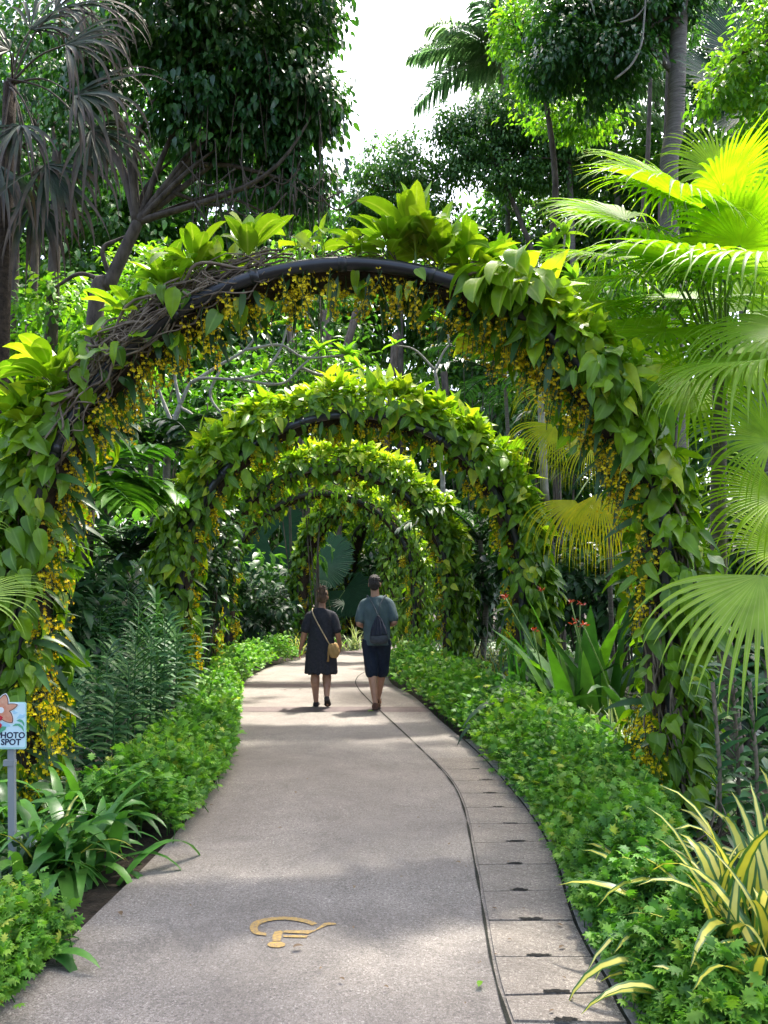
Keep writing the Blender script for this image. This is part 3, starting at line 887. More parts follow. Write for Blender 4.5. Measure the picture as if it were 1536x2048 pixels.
later_arch(A3, 'third', ('third black pipe arch from the viewer, wholly hidden under pale leaves', 'pale lime climbing vine on the third arch, brightest on its right shoulder'), None,
    pw([(0, .6), (.2, .9), (.4, 1), (.75, 1), (.9, .8), (1, .6)]), 3100, POTHOS2, 0.19, 0.8,
    [(.02, .2, 300, 'yellow orchid column inside the left leg of the third arch'),
     (.3, .7, 260, 'orchid fringe under the crest of the third arch'),
     (.72, .97, 300, 'yellow orchid sprays inside the right leg of the third arch, beside the walking man')])
A4 = Arch(-1.5, 18.6, R(-6), 'fourth')
later_arch(A4, 'fourth', ('fourth black pipe arch, framing the dark fan leaves', 'speckled pale climbing vine on the fourth arch'), None,
    pw([(0, .6), (.2, .9), (.4, .9), (.75, 1), (.9, .8), (1, .6)]), 2500, SMALL, 0.17, 0.8,
    [(.02, .22, 300, 'yellow orchid column inside the left leg of the fourth arch'),
     (.3, .7, 200, 'orchid fringe under the crest of the fourth arch'),
     (.74, .98, 320, 'bright yellow orchid column on the right leg of the fourth arch')])
A5 = Arch(-0.95, 22.2, R(-46), 'fifth')
later_arch(A5, 'fifth', ('fifth black pipe arch turned sideways where the path bends', 'bright climbing vine on the turned fifth arch behind the woman'), None,
    pw([(0, .8), (.2, 1), (.4, 1), (.75, .9), (.9, .8), (1, .6)]), 2600, POTHOS2, 0.22, 0.8,
    [(.02, .25, 220, 'yellow orchid sprays inside the left leg of the turned fifth arch'),
     (.3, .7, 160, 'orchid fringe under the crest of the turned fifth arch')])
A6 = Arch(-0.55, 26.8, R(-72), 'sixth')
later_arch(A6, 'sixth', ('farthest black pipe arch, seen nearly edge on past the bend', 'dark climbing vine on the farthest arch past the bend'), None,
    pw([(0, .8), (1, .8)]), 1300, SMALL, 0.22, 0.2,
    [(.02, .25, 200, 'yellow orchid column on the farthest arch, between the two walkers')])
# ================================================================== PEOPLE
def remesh(o, voxel, smooth=4, fac=0.5, post=None):
    m = o.modifiers.new('r', 'REMESH'); m.mode = 'VOXEL'; m.voxel_size = voxel
    q = o.modifiers.new('s', 'SMOOTH'); q.factor = fac; q.iterations = smooth
    dg = bpy.context.evaluated_depsgraph_get()
    me = bpy.data.meshes.new_from_object(o.evaluated_get(dg))
    o.modifiers.clear()
    mats = list(o.data.materials)
    o.data = me
    if not me.materials:
        for x in mats: me.materials.append(x)
    me.polygons.foreach_set('use_smooth', np.ones(len(me.polygons), bool))
    if post:
        V = np.zeros(len(me.vertices) * 3, np.float32); me.vertices.foreach_get('co', V)
        V = post(V.reshape(-1, 3)).astype(np.float32)
        me.vertices.foreach_set('co', V.ravel()); me.update()
    return o

def limb(mb, pts, rad, n=14, ry=None, ref=None):
    """closed tapering tube with ball ends"""
    p = np.asarray(pts, float)
    m = max(12, 6 * len(p))
    q = spline(p, m)
    s = np.linspace(0, 1, len(q)); k = np.linspace(0, 1, len(p))
    r = np.interp(s, k, rad)
    r2 = None if ry is None else np.interp(s, k, ry)
    tube(mb, q, r, n, ry=r2, ref=ref)
    if ry is None:
        ellipsoid(mb, p[0], [rad[0]] * 3); ellipsoid(mb, p[-1], [rad[-1]] * 3)

def hand(mb, wrist, dirn, palm_n, side, curl=0.5, sgn=1, s=1.0):
    """palm, four unequal fingers bent by curl, and a thumb leaving the side of the palm"""
    dirn = nrm(np.asarray(dirn, float)); palm_n = np.asarray(palm_n, float)
    palm_n = nrm(palm_n - (palm_n @ dirn) * dirn); x = np.cross(dirn, palm_n) * sgn
    W_ = np.asarray(wrist, float)
    for i in range(4):
        k = (i - 1.5) * 0.019 * s
        limb(mb, [W_, W_ + dirn * 0.085 * s + x * k], [0.016 * s, 0.012 * s], 8)
        L_ = [0.066, 0.078, 0.072, 0.056][i] * s
        p0 = W_ + dirn * 0.085 * s + x * k
        c = curl
        p1 = p0 + (dirn * math.cos(c * .6) + palm_n * math.sin(c * .6)) * L_ * .45
        p2 = p1 + (dirn * math.cos(c * 1.5) + palm_n * math.sin(c * 1.5)) * L_ * .33
        p3 = p2 + (dirn * math.cos(c * 2.2) + palm_n * math.sin(c * 2.2)) * L_ * .26
        limb(mb, [p0, p1, p2, p3], [0.0095 * s, 0.009 * s, 0.0085 * s, 0.007 * s], 8)
    t0 = W_ + dirn * 0.03 * s - x * 0.024 * s
    t1 = t0 + (dirn * 0.6 - x * 0.7 + palm_n * .4) * 0.04 * s
    t2 = t1 + (dirn * 0.95 - x * 0.1 + palm_n * .35) * 0.032 * s
    limb(mb, [t0, t1, t2], [0.013 * s, 0.0105 * s, 0.008 * s], 8)

def head(mb, c, s=1.0, turn=0.0):
    """skull, jaw, nose, brow, lips, chin and ears; faces +y"""
    cz, sz = math.cos(turn), math.sin(turn)
    Rm = np.array([[cz, -sz, 0], [sz, cz, 0], [0, 0, 1]])
    def E(o, r): ellipsoid(mb, np.asarray(c) + Rm @ (np.asarray(o) * s), np.asarray(r) * s, 14, 10, rot=Rm)
    E((0, -.012, .028), (.073, .092, .086)); E((0, .018, -.045), (.056, .068, .07)); E((0, .05, -.085), (.03, .03, .025))
    E((0, .09, -.03), (.014, .02, .022)); E((0, .082, -.005), (.010, .014, .03)); E((0, .072, .022), (.05, .02, .012))
    E((0, .08, -.062), (.024, .012, .009)); E((0, .078, -.074), (.02, .012, .008))
    for q in (-1, 1): E((.074 * q, -.008, -.018), (.011, .02, .032)); E((.032 * q, .062, -.03), (.02, .016, .018))

def skin(name, c0, c1):
    m = surf(name, c0, c1, scale=14, rough=0.5, spec=0.35, bump=0.03)
    return m

M_skin_m = skin('skin tan', (0.30, 0.155, 0.095), (0.40, 0.215, 0.14))
M_skin_w = skin('skin brown', (0.27, 0.135, 0.085), (0.36, 0.19, 0.125))
M_hair_m = surf('short dark hair', (0.012, 0.009, 0.008), (0.035, 0.026, 0.022), scale=120, rough=0.6, bump=0.6, stretch=(1, 1, .3))
M_hair_w = surf('streaked hair', (0.018, 0.01, 0.007), (0.14, 0.08, 0.045), scale=45, rough=0.5, bump=0.6, stretch=(1, 1, .15), c2=(0.75, 0.55, 0.36))
M_shirt = surf('teal grey jersey', (0.052, 0.079, 0.084), (0.072, 0.102, 0.107), scale=10, rough=0.9, bump=0.25)
M_shorts = surf('navy cotton', (0.006, 0.010, 0.022), (0.012, 0.019, 0.036), scale=16, rough=0.9, bump=0.25)
M_dress = surf('charcoal print jersey', (0.014, 0.015, 0.02), (0.028, 0.028, 0.034), scale=38, rough=0.9, bump=0.2, c2=(0.075, 0.07, 0.07))
M_bag = surf('tan suede', (0.27, 0.16, 0.055), (0.36, 0.22, 0.085), scale=20, rough=0.8, bump=0.35)
M_pack = surf('navy nylon', (0.008, 0.010, 0.02), (0.018, 0.021, 0.035), scale=9, rough=0.55, bump=0.4, stretch=(4, 4, .6))
M_packgrey = surf('dark grey nylon', (0.03, 0.034, 0.042), (0.05, 0.055, 0.065), scale=30, rough=0.7, bump=0.2)
M_cord = surf('cord', (0.05, 0.06, 0.07), (0.10, 0.11, 0.12), scale=50, rough=0.8)
M_strap = surf('tan strap', (0.30, 0.22, 0.12), (0.42, 0.32, 0.19), scale=50, rough=0.7)
M_shoe_b = surf('brown leather', (0.07, 0.03, 0.018), (0.14, 0.062, 0.035), scale=30, rough=0.6, bump=0.2)
M_sole = surf('dark sole', (0.02, 0.016, 0.013), (0.045, 0.035, 0.03), scale=40, rough=0.85, bump=0.2)
M_flat = surf('dark flats', (0.018, 0.014, 0.014), (0.04, 0.03, 0.03), scale=40, rough=0.7, bump=0.2)
M_eye = surf('eye', (0.5, 0.5, 0.5), (0.6, 0.6, 0.6), rough=0.2, bump=0)

def garment(name, mb, mat, parent, voxel=0.009, smooth=5, post=None):
    o = mb.build(name, mat, parent, local=True)
    return remesh(o, voxel, smooth, post=post)

def shoe(mb_up, mb_so, heel, toe, up, w=0.045, h=0.055):
    heel, toe = np.asarray(heel, float), np.asarray(toe, float)
    d = toe - heel; L_ = np.linalg.norm(d); d /= L_
    up = np.asarray(up, float); up = nrm(up - (up @ d) * d); sx = np.cross(d, up)
    for mbx, z0, r0, kk in ((mb_up, h * .5, h * .5, .94), (mb_so, 0.012, 0.013, 1.0)):
        pts = [heel + d * L_ * t + up * z0 for t in (0.08, .3, .55, .78, .94)]
        if mbx is mb_up: pts = [p - up * q for p, q in zip(pts, (0, 0, .006, .013, .016))]
        limb(mbx, pts, [w * .72 * kk, w * .78 * kk, w * .86 * kk, w * kk, w * .6 * kk], 14, ry=[r0 * q for q in ((1, .95, .8, .6, .45) if mbx is mb_up else (1,) * 5)], ref=sx)

# ---------------------------------------------------------------- the man
mp = G(753, 1418)
man = thing('person', (mp[0], mp[1], 0.0), 'person in a teal grey T-shirt and navy shorts, small dark drawstring bag on the back', 'person', 'people walking away along the path', rz=R(-2))
b = MB()
limb(b, [(0, .0, .86), (0, .005, 1.0), (0, .015, 1.2), (0, .0, 1.38), (0, -.005, 1.46)], [.16, .145, .16, .165, .10], 18, ry=[.11, .10, .11, .095, .06], ref=(1, 0, 0))
limb(b, [(-.02, -.0, 1.44), (-.025, .012, 1.60)], [.062, .056])
head(b, (-.03, .03, 1.672), 1.06, 0.12)
LEG = [((-.09, 0, .92), (-.065, .02, .49), (-.052, -.0, .40), (-.012, -.10, .09)), ((.09, .01, .92), (.07, .14, .49), (.055, .16, .40), (.01, .26, .10))]
for hip, kn, cf, an in LEG:
    limb(b, [hip, (np.array(hip) + kn) / 2, kn], [.095, .082, .058])
    limb(b, [kn, cf, (np.array(cf) * .5 + np.array(an) * .5), an], [.056, .06, .048, .034])
    limb(b, [np.array(an), np.array(an) + [.012, .06, -.05], np.array(an) + [.02, .14, -.065]], [.034, .034, .026])
ARM = [((-.178, 0, 1.43), (-.236, -.06, 1.135), (-.14, .17, 1.08)), ((.178, 0, 1.44), (.242, -.05, 1.15), (.15, .18, 1.10))]
for k, (sh, el, wr) in enumerate(ARM):
    limb(b, [np.array(sh) - [0, 0, .035], (np.array(sh) + el) / 2, el], [.052, .05, .042])
    limb(b, [el, (np.array(el) * .6 + np.array(wr) * .4), wr], [.042, .042, .028])
    hand(b, wr, (np.array(wr) - el), (0, 0, -1.0) if k == 0 else (0, 0, -1.0), 1, curl=.7, sgn=1 if k == 0 else -1)
o = b.build('body', M_skin_m, man, local=True)
remesh(o, 0.0065, 6)
for q in (-1, 1):
    e = MB(); ellipsoid(e, (-.03 + .031 * q - .01, .03 + .073, 1.668), (.012, .008, .008))
    e.build('eye', M_eye, man, local=True)
h = MB()
ellipsoid(h, (-.03, .012, 1.715), (.083, .100, .080)); ellipsoid(h, (-.031, -.025, 1.665), (.077, .074, .075)); ellipsoid(h, (-.03, -.04, 1.62), (.06, .05, .04))
garment('hair', h, M_hair_m, man, 0.006, 3, post=lambda V: V + 0.003 * np.sin(V[:, [2, 0, 1]] * 260))
s_ = MB()
limb(s_, [(0, .0, .845), (0, .0, .95), (0, .01, 1.15), (0, -.003, 1.34), (0, -.008, 1.43), (-.01, 0, 1.487)], [.19, .182, .186, .19, .145, .075], 20, ry=[.145, .138, .138, .125, .09, .07], ref=(1, 0, 0))
for sh, el, wr in ARM:
    sh, el = np.array(sh), np.array(el)
    limb(s_, [sh * [.3, 1, 1.018], sh * [.66, 1, 1.0], sh * [.98, 1, .972], sh * .55 + el * .45, sh * .2 + el * .8], [.05, .056, .062, .066, .07])
def fold_shirt(V):
    a = np.arctan2(V[:, 1], V[:, 0])
    k = np.clip((1.25 - V[:, 2]) / .4, 0, 1) * (np.abs(V[:, 0]) < .21)
    V[:, :2] *= (1 + 0.022 * k * np.sin(a * 9 + V[:, 2] * 14) + 0.012 * k * np.sin(a * 17 - V[:, 2] * 30))[:, None]
    V[:, 1] += 0.006 * np.sin(V[:, 0] * 40 + V[:, 2] * 26) * (V[:, 2] > 1.1)
    return V
garment('t_shirt', s_, M_shirt, man, 0.008, 6, post=fold_shirt)
s_ = MB()
limb(s_, [(0, .01, .92), (0, .0, .82)], [.185, .19], 20, ry=[.13, .135], ref=(1, 0, 0))
for hip, kn, cf, an in LEG:
    hip, kn = np.array(hip), np.array(kn)
    limb(s_, [hip + [0, 0, -.05], hip * .5 + kn * .5, kn + (kn - hip) * 0.02], [.112, .105, .092], 18)
def fold_shorts(V):
    V[:, 1] += 0.007 * np.sin(V[:, 0] * 60 + V[:, 2] * 22)
    return V
garment('shorts', s_, M_shorts, man, 0.009, 5, post=fold_shorts)
for hl, toe in (((-.018, -.185, .0), (.012, .11, 0)), ((-.01, .19, 0.0), (.0, .47, .03))):
    u, so = MB(), MB()
    shoe(u, so, hl, toe, (0, 0, 1), .06, .105)
    sh_ = garment('sandal', u, M_shoe_b, man, 0.006, 3)
    x = so.build('sole', M_sole, sh_, local=True)
    remesh(x, .007, 2)
# drawstring bag: gathered neck, pleated body, grey lower band
pk = MB()
limb(pk, [(.025, -.155, 1.245), (.03, -.17, 1.16), (.035, -.185, 1.06), (.04, -.19, .985)], [.018, .065, .105, .122], 20, ry=[.018, .035, .05, .055], ref=(1, 0, 0))
def pleat(V):
    t = np.clip((1.26 - V[:, 2]) / .27, 0, 1)
    V[:, 1] += 0.008 * np.sin((V[:, 0] - .03) / (0.02 + .12 * t) * 13)
    return V
garment('drawstring_bag', pk, M_pack, man, 0.006, 3, post=pleat)
pb = MB()
limb(pb, [(.04, -.185, .985), (.042, -.185, .93), (.042, -.175, .885)], [.124, .126, .112], 20, ry=[.06, .066, .055], ref=(1, 0, 0))
garment('bag_pocket', pb, M_packgrey, man, 0.007, 3)
cr = MB()
for q in (-1, 1):
    tube(cr, spline([(.025, -.16, 1.24), (.01 + .035 * q, -.145, 1.36), (.0 + .10 * q, -.09, 1.485), (.13 * q, .02, 1.51), (.15 * q, .12, 1.42), (.17 * q, .14, 1.2), (.16 * q, .0, .98), (.04 + .1 * q, -.15, .90)], 40), .0065, 6)
cr.build('cord', M_cord, man, local=True)

# ---------------------------------------------------------------- the woman
wp = G(641, 1413)
wom = thing('person', (wp[0], wp[1], 0.0), 'person in a short charcoal dress with a tan bag on a cross-body strap', 'person', 'people walking away along the path', rz=R(1))
b = MB()
limb(b, [(0, 0, .80), (0, 0, .92), (0, .01, 1.06), (0, .0, 1.22), (0, -.0, 1.31)], [.165, .155, .135, .155, .11], 18, ry=[.12, .115, .1, .095, .065], ref=(1, 0, 0))
limb(b, [(.005, -.0, 1.29), (.012, .012, 1.43)], [.052, .046])
head(b, (.016, .028, 1.495), 0.98, -0.1)
LEGW = [((-.08, 0, .82), (-.075, .01, .44), (-.075, -.02, .34), (-.062, -.0, .075)), ((.085, 0, .82), (.08, .06, .45), (.082, .02, .36), (.092, -.13, .135))]
for hip, kn, cf, an in LEGW:
    limb(b, [hip, (np.array(hip) + kn) / 2, kn], [.098, .085, .06])
    limb(b, [kn, cf, (np.array(cf) * .45 + np.array(an) * .55), an], [.058, .064, .046, .034])
limb(b, [(-.062, 0, .075), (-.064, .06, .035), (-.066, .14, .025)], [.034, .03, .024])
limb(b, [(.092, -.13, .135), (.1, -.12, .07), (.105, -.07, .03)], [.034, .03, .026])
ARMW = [((-.165, 0, 1.265), (-.225, -.02, 1.01), (-.285, .06, .78)), ((.165, 0, 1.265), (.225, -.03, 1.0), (.262, .09, .80))]
for k, (sh, el, wr) in enumerate(ARMW):
    limb(b, [np.array(sh) - [0, 0, .03], (np.array(sh) + el) / 2, el], [.046, .048, .04])
    limb(b, [el, (np.array(el) * .65 + np.array(wr) * .35), wr], [.04, .041, .026])
hand(b, ARMW[0][2], (-.06, .04, -.2), (.9, .1, 0), 1, curl=.45, sgn=-1, s=.95)
hand(b, ARMW[1][2], (-.02, .06, -.2), (-.9, 0.1, 0), 1, curl=.9, sgn=1, s=.95)
o = b.build('body', M_skin_w, wom, local=True)
remesh(o, 0.0065, 6)
for q in (-1, 1):
    e = MB(); ellipsoid(e, (.016 + .029 * q + .007, .028 + .068, 1.49), (.011, .008, .008))
    e.build('eye', M_eye, wom, local=True)
h = MB()
ellipsoid(h, (.016, .008, 1.53), (.08, .097, .08)); ellipsoid(h, (.016, -.03, 1.485), (.075, .066, .08)); ellipsoid(h, (.013, -.07, 1.545), (.05, .045, .065))
for i in range(46):
    a = rng.uniform(-2.4, -.75); z = rng.uniform(1.5, 1.58)
    p0 = np.array([.014 + .055 * math.cos(a), -.045 + .04 * math.sin(a), z])
    limb(h, [p0, p0 + [.012 * rng.normal(), -.016, .035], p0 + [.022 * rng.normal(), -.012 + .012 * rng.normal(), .065 + .02 * rng.random()]], [.009, .009, .004], 6)
for i in range(26):
    a = rng.uniform(-2.7, -.4)
    p0 = np.array([.014 + .07 * math.cos(a), -.012 + .07 * math.sin(a), 1.43]); 
    limb(h, [p0, np.array([.014 + .055 * math.cos(a), -.05 + .05 * math.sin(a), 1.50]), np.array([.014 + .025 * math.cos(a), -.085, 1.575])], [.010, .011, .008], 6)
garment('hair', h, M_hair_w, wom, 0.0048, 1)
d_ = MB()
limb(d_, [(0, .0, .455), (0, .0, .6), (0, .0, .8), (0, .0, .95), (0, .012, 1.08), (0, 0, 1.22), (0, -.004, 1.30), (.003, -.0, 1.33)], [.222, .215, .2, .178, .16, .176, .145, .085], 24, ry=[.165, .16, .15, .14, .125, .115, .085, .07], ref=(1, 0, 0))
for sh, el, wr in ARMW:
    sh, el = np.array(sh), np.array(el)
    limb(d_, [sh * [.3, 1, 1.02], sh * [.66, 1, 1.0], sh * [.98, 1, .972], sh * .55 + el * .45, sh * .15 + el * .85], [.04, .046, .056, .062, .064])
def fold_dress(V):
    a = np.arctan2(V[:, 1], V[:, 0])
    k = np.clip((.95 - V[:, 2]) / .5, 0, 1) * (np.abs(V[:, 0]) < .26)
    V[:, :2] *= (1 + k[:, None] * (0.04 * np.sin(a * 8 + .6 + V[:, 2] * 2) + 0.022 * np.sin(a * 15 + 1))[:, None])
    V[:, 2] += np.where(V[:, 2] < .48, 0.016 * np.sin(a * 8) - .005, 0)
    V[:, 1] += 0.004 * np.sin(V[:, 0] * 45 + V[:, 2] * 20) * (V[:, 2] > .9)
    return V
garment('dress', d_, M_dress, wom, 0.008, 5, post=fold_dress)
for hl, toe, upv in (((-.062, -.045, .0), (-.066, .19, 0), (0, 0, 1)), ((.094, -.212, .115), (.106, -.078, -.0), (0, .75, .66))):
    u, so = MB(), MB()
    shoe(u, so, hl, toe, upv, .052, .075)
    sh_ = garment('flat_shoe', u, M_flat, wom, 0.006, 2)
    x = so.build('sole', M_sole, sh_, local=True)
    remesh(x, .007, 2)
bg_ = MB()
limb(bg_, [(.17, -.16, .86), (.18, -.168, .80), (.19, -.17, .73), (.185, -.165, .67)], [.058, .08, .078, .045], 18, ry=[.03, .042, .042, .03], ref=(1, 0, 0))
def wrinkle(V):
    V[:, 1] -= 0.006 * np.abs(np.sin((V[:, 0] - .18) * 60 + (V[:, 2] - .7) * 20)) * (V[:, 2] > .68)
    return V
bag = garment('shoulder_bag', bg_, M_bag, wom, 0.006, 3, post=wrinkle)
tb = MB()
for i in range(9): tube(tb, spline([(.118, -.165, .83), (.112 + .006 * rng.normal(), -.17, .74), (.108 + .010 * rng.normal(), -.165 + .006 * rng.normal(), .615)], 8), .005, 5)
tb.build('tassel', M_bag, bag, local=True)
st = MB()
tube(st, spline([(.125, -.165, .85), (.05, -.172, .98), (-.02, -.155, 1.1), (-.08, -.138, 1.21), (-.115, -.10, 1.285), (-.118, -.03, 1.335), (-.105, .08, 1.27), (-.04, .14, 1.12), (.06, .17, 1.0), (.16, .12, .88), (.21, -.05, .85), (.2, -.13, .86)], 60), .008, 6, ry=.003, ref=(1, 0, .3))
st.build('bag_strap', M_strap, wom, local=True)

# ================================================================== THE SIGN
SY = 4.15
def SP(px, py, dy=0.0):
    p = P(px, py, SY); p = p.copy(); p[1] += dy; return p
M_panel = surf('sign face', (0.55, 0.74, 0.78), (0.66, 0.82, 0.85), scale=4, rough=0.4, bump=0, spec=0.4)
M_panel_edge = surf('sign rim', (0.36, 0.62, 0.55), (0.42, 0.68, 0.6), scale=4, rough=0.4, bump=0)
M_navy = surf('navy lettering', (0.012, 0.014, 0.05), (0.016, 0.018, 0.06), scale=4, rough=0.5, bump=0)
M_white = surf('white print', (0.75, 0.74, 0.72), (0.8, 0.79, 0.77), scale=4, rough=0.5, bump=0)
M_petal = surf('orange petal print', (0.62, 0.22, 0.12), (0.72, 0.40, 0.26), scale=30, rough=0.5, bump=0)
M_red = surf('red print', (0.5, 0.02, 0.035), (0.58, 0.03, 0.05), scale=4, rough=0.5, bump=0)
M_green = surf('green print', (0.10, 0.36, 0.2), (0.13, 0.42, 0.24), scale=4, rough=0.5, bump=0)
M_cloud = surf('cloud print', (0.36, 0.60, 0.72), (0.42, 0.66, 0.77), scale=4, rough=0.5, bump=0)
M_black = surf('outline print', (0.012, 0.012, 0.012), (0.016, 0.016, 0.016), scale=4, rough=0.5, bump=0)
M_post = surf('grey steel', (0.20, 0.215, 0.22), (0.27, 0.285, 0.29), scale=9, rough=0.5, spec=0.5, bump=0.08, stretch=(1, 1, .2))
sg = thing('sign', (SP(18, 1700)[0], SY + 0.03, 0.0), 'pale blue photo spot sign with an orange flower on a grey steel post', 'sign')
def plate(name, pix, mat, dy, th=0.0012, parent=sg):
    """flat printed shape: front face at dy, with a little thickness behind it"""
    f = np.array([SP(x, y, dy) for x, y in pix]); k = len(f)
    bk = f + [0, th, 0]
    mb = MB(); mb.add(np.r_[f, bk], [np.arange(k)[None], (np.arange(k) + k)[::-1][None], np.array([[i, (i + 1) % k, k + (i + 1) % k, k + i] for i in range(k)])])
    return mb.build(name, mat, parent, smooth=False)
def rrect(x0, y0, x1, y1, r, n=6):
    out = []
    for cx, cy, a0 in ((x1 - r, y0 + r, -90), (x1 - r, y1 - r, 0), (x0 + r, y1 - r, 90), (x0 + r, y0 + r, 180)):
        out += [(cx + r * math.cos(R(a0 + 90 * t)), cy + r * math.sin(R(a0 + 90 * t))) for t in np.linspace(0, 1, n)]
    return out
pl = plate('panel_rim', rrect(-15.5, 1404.5, 51.5, 1498.5, 4), M_panel_edge, 0.002, 0.006)
fc = plate('panel', rrect(-14, 1406, 50, 1495, 4), M_panel, 0.0, 0.0018)
plate('cloud', [(22, 1424), (27, 1419), (33, 1424), (37, 1425), (30, 1428), (20, 1428)], M_cloud, -0.0012)
plate('cloud', [(33, 1437), (40, 1428), (46, 1430), (50, 1427), (50, 1434), (42, 1437)], M_cloud, -0.0012)
plate('cloud', [(0, 1449), (8, 1443), (14, 1446), (22, 1452), (10, 1455), (0, 1454)], M_cloud, -0.0012)
mt = []
FC = (3, 1420)
def petal(cx, cy, ang, L, W):
    t = np.linspace(0, 1, 14)
    prof = W * np.sin(t ** 0.8 * PI) ** 0.7
    ca, sa = math.cos(R(ang)), math.sin(R(ang))
    L_ = [(cx + ca * L * q - sa * p_, cy - sa * L * q - ca * p_) for q, p_ in zip(t, prof)]
    R_ = [(cx + ca * L * q + sa * p_, cy - sa * L * q + ca * p_) for q, p_ in zip(t[::-1], prof[::-1])]
    return L_ + R_[1:-1]
for i, (ang, L, Wd) in enumerate(((75, 33, 10), (18, 35, 7), (-48, 34, 11), (-125, 34, 10), (170, 33, 8))):
    plate('petal_outline', petal(*FC, ang, L + 2, Wd + 2.2), M_white, -0.002 - .0001 * i, parent=sg)
    plate('petal', petal(*FC, ang, L, Wd + .6), M_black, -0.0034 - .0001 * i, parent=sg)
    plate('petal_fill', petal(*FC, ang, L - 1.5, Wd - .5), M_petal, -0.0048 - .0001 * i, parent=sg)
plate('flower_centre', [(FC[0] + 6 * math.cos(t), FC[1] + 6 * math.sin(t)) for t in np.linspace(0, 6.28, 16, endpoint=False)], M_white, -0.0064)
plate('red_lip', [(-6, 1432), (2, 1431), (7, 1434), (4, 1440), (-2, 1442), (-7, 1438)], M_red, -0.0062)
plate('red_lip', [(-5, 1447), (2, 1446), (5, 1450), (2, 1456), (-4, 1457)], M_red, -0.0062)
plate('printed_leaf', [(-8, 1462), (4, 1453), (13, 1453), (11, 1459), (2, 1465), (-6, 1466)], M_green, -0.0024)
plate('printed_leaf', [(25, 1452), (31, 1447), (39, 1447), (46, 1453), (49, 1464), (43, 1456), (36, 1451)], M_green, -0.0024)
plate('printed_leaf', [(33, 1441), (39, 1438), (45, 1440), (49, 1446), (49, 1453), (44, 1445)], M_green, -0.0024)
def lettering(txt, cx, cy, hpx):
    cu = bpy.data.curves.new('t', 'FONT'); cu.body = txt; cu.align_x = 'CENTER'; cu.align_y = 'CENTER'
    u = np.linalg.norm(SP(1, 0) - SP(0, 0))
    cu.size = hpx * u / 0.70; cu.extrude = 0.0006; cu.offset = 0.0011; cu.resolution_u = 3
    o_ = bpy.data.objects.new('t', cu); COL.objects.link(o_)
    dg = bpy.context.evaluated_depsgraph_get()
    me = bpy.data.meshes.new_from_object(o_.evaluated_get(dg))
    bpy.data.objects.remove(o_)
    me.materials.clear(); me.materials.append(M_navy)
    q = bpy.data.objects.new('lettering', me); COL.objects.link(q)
    q.parent = sg
    q.location = Vector(SP(cx, cy, -0.0012)) - Vector(sg.location)
    q.rotation_euler = (R(90), 0, 0)
lettering('PHOTO', 21.5, 1471, 10.5)
lettering('SPOT', 22, 1484.5, 10.5)
mb = MB()
tp, bt = SP(16, 1493, 0.022), SP(22, 1800, 0.022); bt[2] = -0.05
w_ = 0.017
q = np.array([[-w_, -.012, 0], [w_, -.012, 0], [w_, .012, 0], [-w_, .012, 0]])
mb.add(np.r_[bt + q, tp + q + [0, 0, .15]], [np.array([[0, 1, 5, 4], [1, 2, 6, 5], [2, 3, 7, 6], [3, 0, 4, 7], [4, 5, 6, 7]])])
mb.build('post', M_post, sg, smooth=False)
mb = MB()
c_ = SP(16, 1527, 0.02)
box(mb, c_, (.058, .03, .03)); mb.build('post_collar', M_post, sg, smooth=False)
# ================================================================== BORDERS AND PLANTS
M_cover = leafmat('fern leaf border', [(0.03, 0.11, 0.02), (0.08, 0.22, 0.028), (0.17, 0.35, 0.038), (0.36, 0.42, 0.06)], rough=0.5, trans=0.35, spec=0.3, noise=0.35)
M_lily = leafmat('lily leaf', [(0.03, 0.11, 0.022), (0.065, 0.19, 0.03), (0.12, 0.28, 0.04)], rough=0.36, trans=0.28, noise=0.2, spec=0.4)
M_striped = leafmat('yellow striped leaf', [(0.42, 0.42, 0.05), (0.60, 0.56, 0.10), (0.62, 0.58, 0.2)], rough=0.38, trans=0.35, edge=((0.045, 0.13, 0.03), [(0.45, 0.0), (0.62, 1.0)]), noise=0.15, tcol=(1.2, 1.15, 0.6))
M_stripe_w = leafmat('white edged leaf', [(0.05, 0.15, 0.03), (0.10, 0.22, 0.04)], rough=0.4, trans=0.3, edge=((0.55, 0.58, 0.34), [(0.45, 0.0), (0.65, 1.0)]), noise=0.15, tcol=(1.3, 1.25, 0.7))
M_vanda = leafmat('orchid strap leaf', [(0.02, 0.075, 0.026), (0.04, 0.12, 0.036), (0.075, 0.18, 0.042)], rough=0.5, trans=0.2, noise=0.25, spec=0.25)
M_fanlime = leafmat('sunny fan palm', [(0.13, 0.28, 0.012), (0.20, 0.36, 0.014), (0.27, 0.42, 0.018)], rough=0.5, trans=0.62, noise=0.2, spec=0.18, tcol=(1.2, 1.35, 0.3), tip=((0.5, 0.47, 0.22), [(0.9, 0.0), (1.0, 0.6)]))
M_fangold = leafmat('golden fan palm', [(0.16, 0.28, 0.008), (0.30, 0.35, 0.008), (0.42, 0.40, 0.012)], spec=.15, rough=0.5, trans=0.5, noise=0.15, tcol=(1.3, 1.25, 0.3))
M_fanpale = leafmat('pale fan palm', [(0.18, 0.31, 0.03), (0.30, 0.42, 0.06)], rough=0.45, spec=.25, trans=0.4, noise=0.15, mid=((0.45, 0.5, 0.2), 0.6))
M_fandark = leafmat('dark fan palm', [(0.010, 0.045, 0.018), (0.018, 0.07, 0.026)], rough=0.42, trans=0.15, noise=0.15, spec=0.22)
M_dark = leafmat('dark shade leaf', [(0.010, 0.036, 0.014), (0.024, 0.075, 0.02), (0.045, 0.12, 0.028)], rough=0.42, trans=0.22, noise=0.25)
